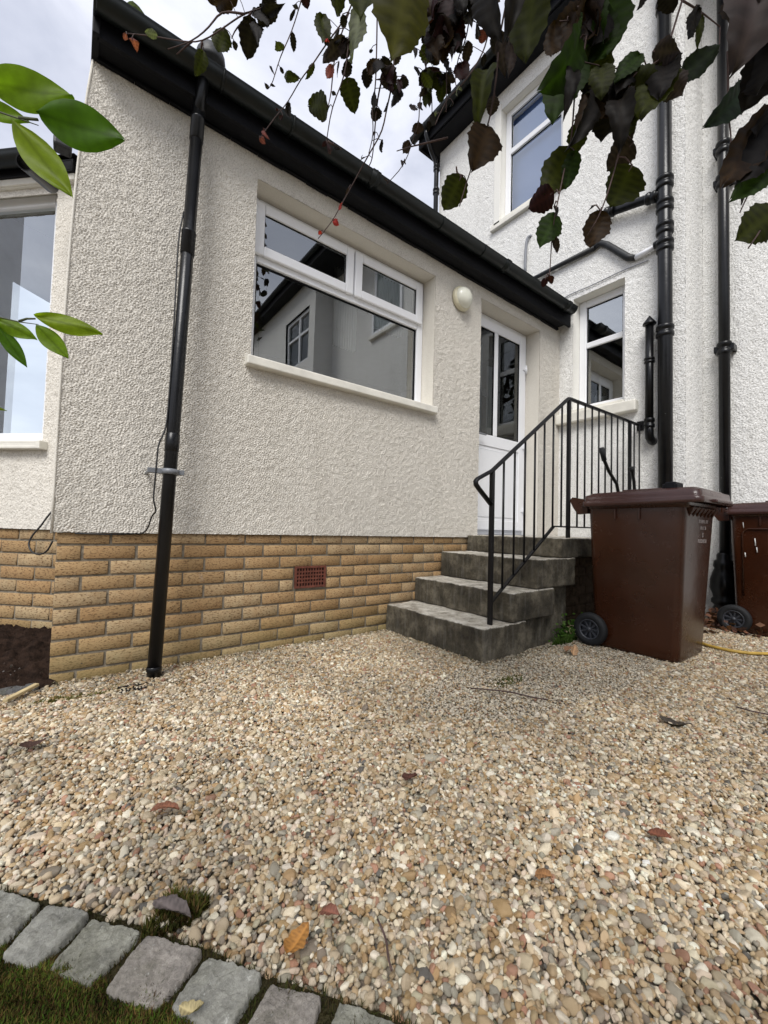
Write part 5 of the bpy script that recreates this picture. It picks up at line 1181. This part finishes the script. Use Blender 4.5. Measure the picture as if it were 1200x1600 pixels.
for ti, (dep, poly, leaves) in enumerate(TW):
    rr = random.Random(ti); pts = [at(px, py, dep*(1+.02*math.sin(i*1.3))) for i, (px, py) in enumerate(poly)]
    top = pts[0]; out = [p.copy() for p in pts]
    if poly[0][1] < 0:      # carry the twig on up to the nearest limb
        tgt = min(LP, key=lambda v: (v-top).length+abs(v.z-top.z-.5)); mid = top.lerp(tgt, .5)+Vector((0, 0, .05)); mid2 = top+(pts[0]-pts[1]).normalized()*.12
        out = [tgt, mid, mid2]+pts
    # smooth
    fine_ = []
    for a, b in zip(out[:-1], out[1:]):
        for k in range(3): fine_.append(a.lerp(b, k/3))
    fine_.append(out[-1])
    for _ in range(2): fine_ = [fine_[0]]+[(fine_[i-1]+fine_[i]*2+fine_[i+1])/4 for i in range(1, len(fine_)-1)]+[fine_[-1]]
    n_ = len(fine_); r0 = .0021 if dep > .5 else .0014
    q = MB(); q.tube(fine_, [max(.0006, r0*(1-.62*i/n_)) for i in range(n_)], 6)
    for (bx_, by_, tx_, ty_, wd, col) in leaves:
        near = min(fine_, key=lambda v: (proj(v)[0]-bx_)**2+(proj(v)[1]-by_)**2); p0 = at(bx_, by_, dep)
        if .002 < (near-p0).length < .09: q.tube([near, near.lerp(p0, .5)+Vector((0, 0, .004)), p0, p0.lerp(at(tx_, ty_, dep), .15)], .0007, 5)
    tw_ = q.build('twig', M_TWIG, tree)
    ls = LeafSet()
    for (bx_, by_, tx_, ty_, wd, col) in leaves:
        seed += 1; ds = rr.uniform(-.008, .008)*dep
        dd = rr.uniform(-.10, .10)*dep
        p0 = at(bx_, by_, dep+ds); p1 = at(tx_, ty_, dep+ds+dd*.6)
        ln = (at(tx_, ty_, dep)-at(bx_, by_, dep)).length
        nrm = (EYE-p0).normalized()+Vector((rr.uniform(-.3, .3), rr.uniform(-.3, .3), rr.uniform(-.3, .3)))
        ls.add(leaf_geo(p0, p1, ln*wd*1.08, nrm, seed, serr=.06, curl=.11, col=col, fold=.16 if wd > .4 else .3, rag=.05, nl=26))
    ls.build('foliage', M_LEAF, tw_)
# extra hanging shoots above and behind the frame (they show in the window's reflection)
rr = random.Random(77); cnt = 0
for k in range(150):
    base = LP[rr.randrange(len(LP))]; lnT = rr.uniform(.3, .9)*(1.7 if base.z > 3.1 else 1); off = Vector((rr.uniform(-.35, .35), rr.uniform(-.35, .35), 0))
    pts = [base+off*(i/8)**.7+Vector((0, 0, -lnT*(i/8)**1.5)) for i in range(9)]
    bad = False
    for p in pts:
        X_, Y_, Zz = proj(p)
        if Zz > .02 and Y_ > -45 and -60 < X_ < 1260: bad = True
        if (p-EYE).length < .35: bad = True
    if bad: continue
    cnt += 1; q = MB(); q.tube(pts, [.002*(1-.7*i/8)+.0004 for i in range(9)], 5); tw_ = q.build('twig', M_TWIG, tree); ls = LeafSet()
    for i in range(1, 9):
        for s_ in range(2):
            d = Vector((rr.uniform(-1, 1), rr.uniform(-1, 1), rr.uniform(-1.1, -.2))).normalized(); seed += 1
            tip = pts[i]+d*.10
            X_, Y_, Zz = proj(tip)
            if Zz > .02 and Y_ > -15: continue
            ls.add(leaf_geo(pts[i], tip, .068, (rr.uniform(-1, 1), rr.uniform(-1, 1), .3), seed, col=(DARK, PURP, BRN, OLIV)[rr.randrange(4)], nl=8, nw=2))
    ls.build('foliage', M_LEAF, tw_)
# evergreen shrub sprigs on the left
shrub = thing('evergreen_shrub', 'bright green glossy leaved shrub reaching in from the left edge', 'shrub', (-.55, .35, 0))
GA, GB, GC = (.135, .22, .012), (.055, .125, .006), (.17, .235, .012)
SP = [(.42, [(-160, 120), (-60, 150), (-10, 172), (25, 184), (60, 196)], [(-28, 128, 115, 151, .44, GA), (58, 176, 194, 218, .50, GB), (18, 186, 113, 308, .36, GC), (-45, 158, 46, 190, .36, GA)]),
      (.42, [(30, 184), (59, 187)], []),
      (.50, [(-150, 470), (-40, 488), (0, 496), (30, 503), (60, 507)], [(54, 492, 160, 522, .30, GC), (56, 507, 107, 560, .46, GA), (-8, 498, 58, 531, .42, GA), (-5, 506, 42, 574, .30, GB), (-30, 630, 11, 642, .2, GC)]),
      (.50, [(30, 502), (42, 498), (55, 498)], [])]
q = MB(); q.tube([(-.55, .35, 0), (-.5, .42, .5), (-.42, .5, 1.0), (-.33, .55, 1.4)], [.014, .011, .008, .004], 8); q.tube([(-.5, .42, .5), (-.42, .46, .85), at(-150, 470, .5)], [.009, .006, .003], 8); q.tube([(-.42, .5, 1.0), at(-160, 120, .42)], [.006, .003], 8); q.build('stem', M_BARK, shrub)
for ti, (dep, poly, leaves) in enumerate(SP):
    pts = [at(px, py, dep) for px, py in poly]; q = MB(); q.tube(pts, [.0016-.0003*i for i in range(len(pts))], 7); tw_ = q.build('twig', simple('green_twig', (.05, .06, .02), .6) if ti == 0 else bpy.data.materials['green_twig'], shrub)
    ls = LeafSet()
    for (bx_, by_, tx_, ty_, wd, col) in leaves:
        seed += 1; p0 = at(bx_, by_, dep); p1 = at(tx_, ty_, dep*1.03); ln = (p1-p0).length
        ls.add(leaf_geo(p0, p1, ln*wd, (EYE-p0).normalized()+Vector((0, 0, .2)), seed, serr=0, curl=.03, col=col, fold=.05, shape='oval', nl=24, nw=5))
    ls.build('foliage', M_GREENLEAF, tw_)

# fallen leaves on the gravel -------------------------------------------------
fl = [(1320, 640, 1213, 32, (.07, .03, .02), 'small dark curled leaf lying in the middle of the gravel'),]
FL = [((628, 1212), (652, 1217), .6, (.07, .028, .02), 'dark red brown curled leaf near the middle of the gravel'),
      ((447, 1490), (482, 1452), .55, (.27, .125, .03), 'orange yellow fallen leaf near the cobbles'),
      ((240, 1408), (318, 1452), .26, (.085, .07, .066), 'long grey curled dead leaf beside the cobbles'),
      ((500, 1425), (530, 1440), .5, (.15, .06, .04), 'small reddish fallen leaf between the orange leaf and the pebbles'),
      ((1012, 1300), (1050, 1318), .6, (.16, .06, .035), 'rust brown fallen leaf on the right of the gravel'),
      ((836, 1368), (864, 1380), .7, (.24, .12, .05), 'tan crumpled leaf among the right hand pebbles'),
      ((235, 1268), (280, 1272), .35, (.17, .07, .04), 'thin brown dead leaf left of the middle of the gravel'),
      ((30, 1165), (72, 1160), .5, (.05, .025, .018), 'dark dead leaf near the left edge of the gravel'),
      ((895, 1020), (925, 1000), .6, (.36, .22, .12), 'pale tan curled leaf against the first bin wheel'),
      ((884, 1018), (912, 1012), .5, (.25, .14, .08), 'brown flat leaf just left of the bin wheel'),
      ((280, 1572), (318, 1580), .25, (.30, .25, .13), 'narrow straw coloured leaf lying on a cobble'),
      ((1030, 1120), (1080, 1135), .4, (.05, .04, .03), 'dark scrap of bark on the gravel in front of the bin')]
_r5 = random.Random(21)
for i, (p, q_, wd, col, lab) in enumerate(FL):
    z = .024 if i != 10 else .034
    a = Vector((*gpt(*p, z), z)); b = Vector((*gpt(*q_, z), z+.012)); ls = LeafSet()
    if (b-a).length > .12: b = a+(b-a).normalized()*.10
    if i == 8: a.z = .01; b = a+Vector((.03, 0, .06))
    ls.add(leaf_geo(a, b, max(.02, (b-a).length*wd*1.2), (0, 0, 1) if i != 8 else (-.6, -.8, .1), 900+i, curl=.16, col=col, fold=.35, rag=.12)); o = ls.build('fallen_leaf', M_DEADLEAF)
    tag(o, lab, 'fallen leaf', 'fallen leaves on the ground')
cable('twig', [Vector((*gpt(px, py, .02), .022)) for px, py in ((735, 1076), (765, 1078), (800, 1082), (830, 1090), (856, 1094))], .003, 'thin dark twig lying on the gravel below the steps', M_TWIG, 'twig')
cable('twig', [Vector((*gpt(px, py, .02), .022)) for px, py in ((1150, 1105), (1175, 1112), (1215, 1120))], .003, 'thin dark twig on the gravel near the right edge', M_TWIG, 'twig')
cable('twig', [Vector((*gpt(px, py, .02), .024)) for px, py in ((590, 1440), (604, 1470), (606, 1500), (612, 1520))], .002, 'fine twig lying among the near pebbles', M_TWIG, 'twig')
V, Fq, C_ = leafblob(np.random.default_rng(15), (0, 0, 0), 0, (1, 1, 1), 1, [(0, 0, 0)])

# fine debris washed against the foot of the walls and steps
_r6 = np.random.default_rng(44); V = []; Fq = []; C_ = []
for (x0, y0, x1, y1, n_, sd_) in ((-.05, 2.42, 1.9, 2.42, 420, .018), (1.90, 2.4, 1.90, 1.52, 200, .016), (1.93, 1.51, 2.9, 1.54, 260, .02), (2.85, 1.35, 3.4, .80, 90, .05), (.2, 2.25, .55, 2.2, 120, .05)):
    for k in range(n_):
        f_ = _r6.random(); c = np.array([x0+(x1-x0)*f_+_r6.normal(0, sd_), y0+(y1-y0)*f_-abs(_r6.normal(0, sd_)), .007+_r6.random()*.006]); d = _r6.normal(size=3); d[2] *= .25; d /= np.linalg.norm(d); e_ = np.cross(d, (0, 0, 1)); l = _r6.uniform(.004, .014)
        b = len(V); V += [c, c+d*l*.5+e_*l*.3, c+d*l, c+d*l*.5-e_*l*.3]; Fq.append((b, b+1, b+2, b+3)); C_ += [np.array([(.05, .035, .02), (.09, .06, .035), (.03, .025, .018), (.08, .085, .03)][_r6.integers(4)])]*4
tag(link('leaf_debris', npmesh('leaf_debris', V, Fq, False, {'lc': C_}), M_DEADLEAF), 'fine brown leaf debris along the foot of the wall and steps', 'debris', None, 'stuff')

# far away: a low building and trees behind the camera that the panes mirror ---------------------
fb = thing('distant_building', 'low grey gabled building seen through the bay window', 'building', (-9, 16, 0))
q = MB(); q.box(-14, -3.4, 15, 20, -.02, 3.6); q.build('wall', simple('grey_cladding', (.35, .38, .40), .8), fb)
q = MB(); q.add([(-14.3, 14.7, 3.55), (-3.1, 14.7, 3.55), (-3.1, 17.5, 4.7), (-14.3, 17.5, 4.7), (-3.1, 20.3, 3.55), (-14.3, 20.3, 3.55)], [(0, 1, 2, 3), (3, 2, 4, 5), (1, 4, 2)]); q.build('roof', simple('pale_roof', (.4, .43, .45), .7), fb)
def far_tree(x, y, h, r, label, sd):
    t = thing('garden_tree', label, 'tree', (x, y, 0), 0, 'trees at the end of the garden'); rr_ = np.random.default_rng(sd)
    q = MB(); q.tube([(x, y, 0), (x+.1, y, h*.4), (x-.1, y+.1, h*.85)], [.18, .13, .04], 10)
    for k in range(6):
        a = k*1.05; q.tube([(x, y, h*(.35+.08*k)), (x+r*.7*math.cos(a), y+r*.7*math.sin(a), h*(.5+.08*k))], [.06, .015], 6)
    q.build('trunk', M_BARK, t)
    V, Fq, C_ = [], [], []
    for k in range(16):
        c = np.array([x, y, h*.62])+rr_.normal(0, 1, 3)*np.array([r*.5, r*.5, h*.17])
        v, f, cc_ = leafblob(rr_, (0, 0, 0), 160, (r*.2, r*.2, r*.2), .16, [(.03, .06, .015), (.045, .075, .02), (.02, .04, .012)], 1)
        b = len(V); V += [p+c for p in v]; Fq += [tuple(i+b for i in g_) for g_ in f]; C_ += cc_
    link('crown', npmesh('crown', V, Fq, False, {'lc': C_}), M_GRASS, t)
far_tree(1.8, -10.5, 4.6, 2.2, 'leafy tree behind the yard, nearest to the house end', 1)
far_tree(-5.5, -6.0, 4.2, 2.0, 'leafy tree behind the yard, beyond the green shrub', 2)
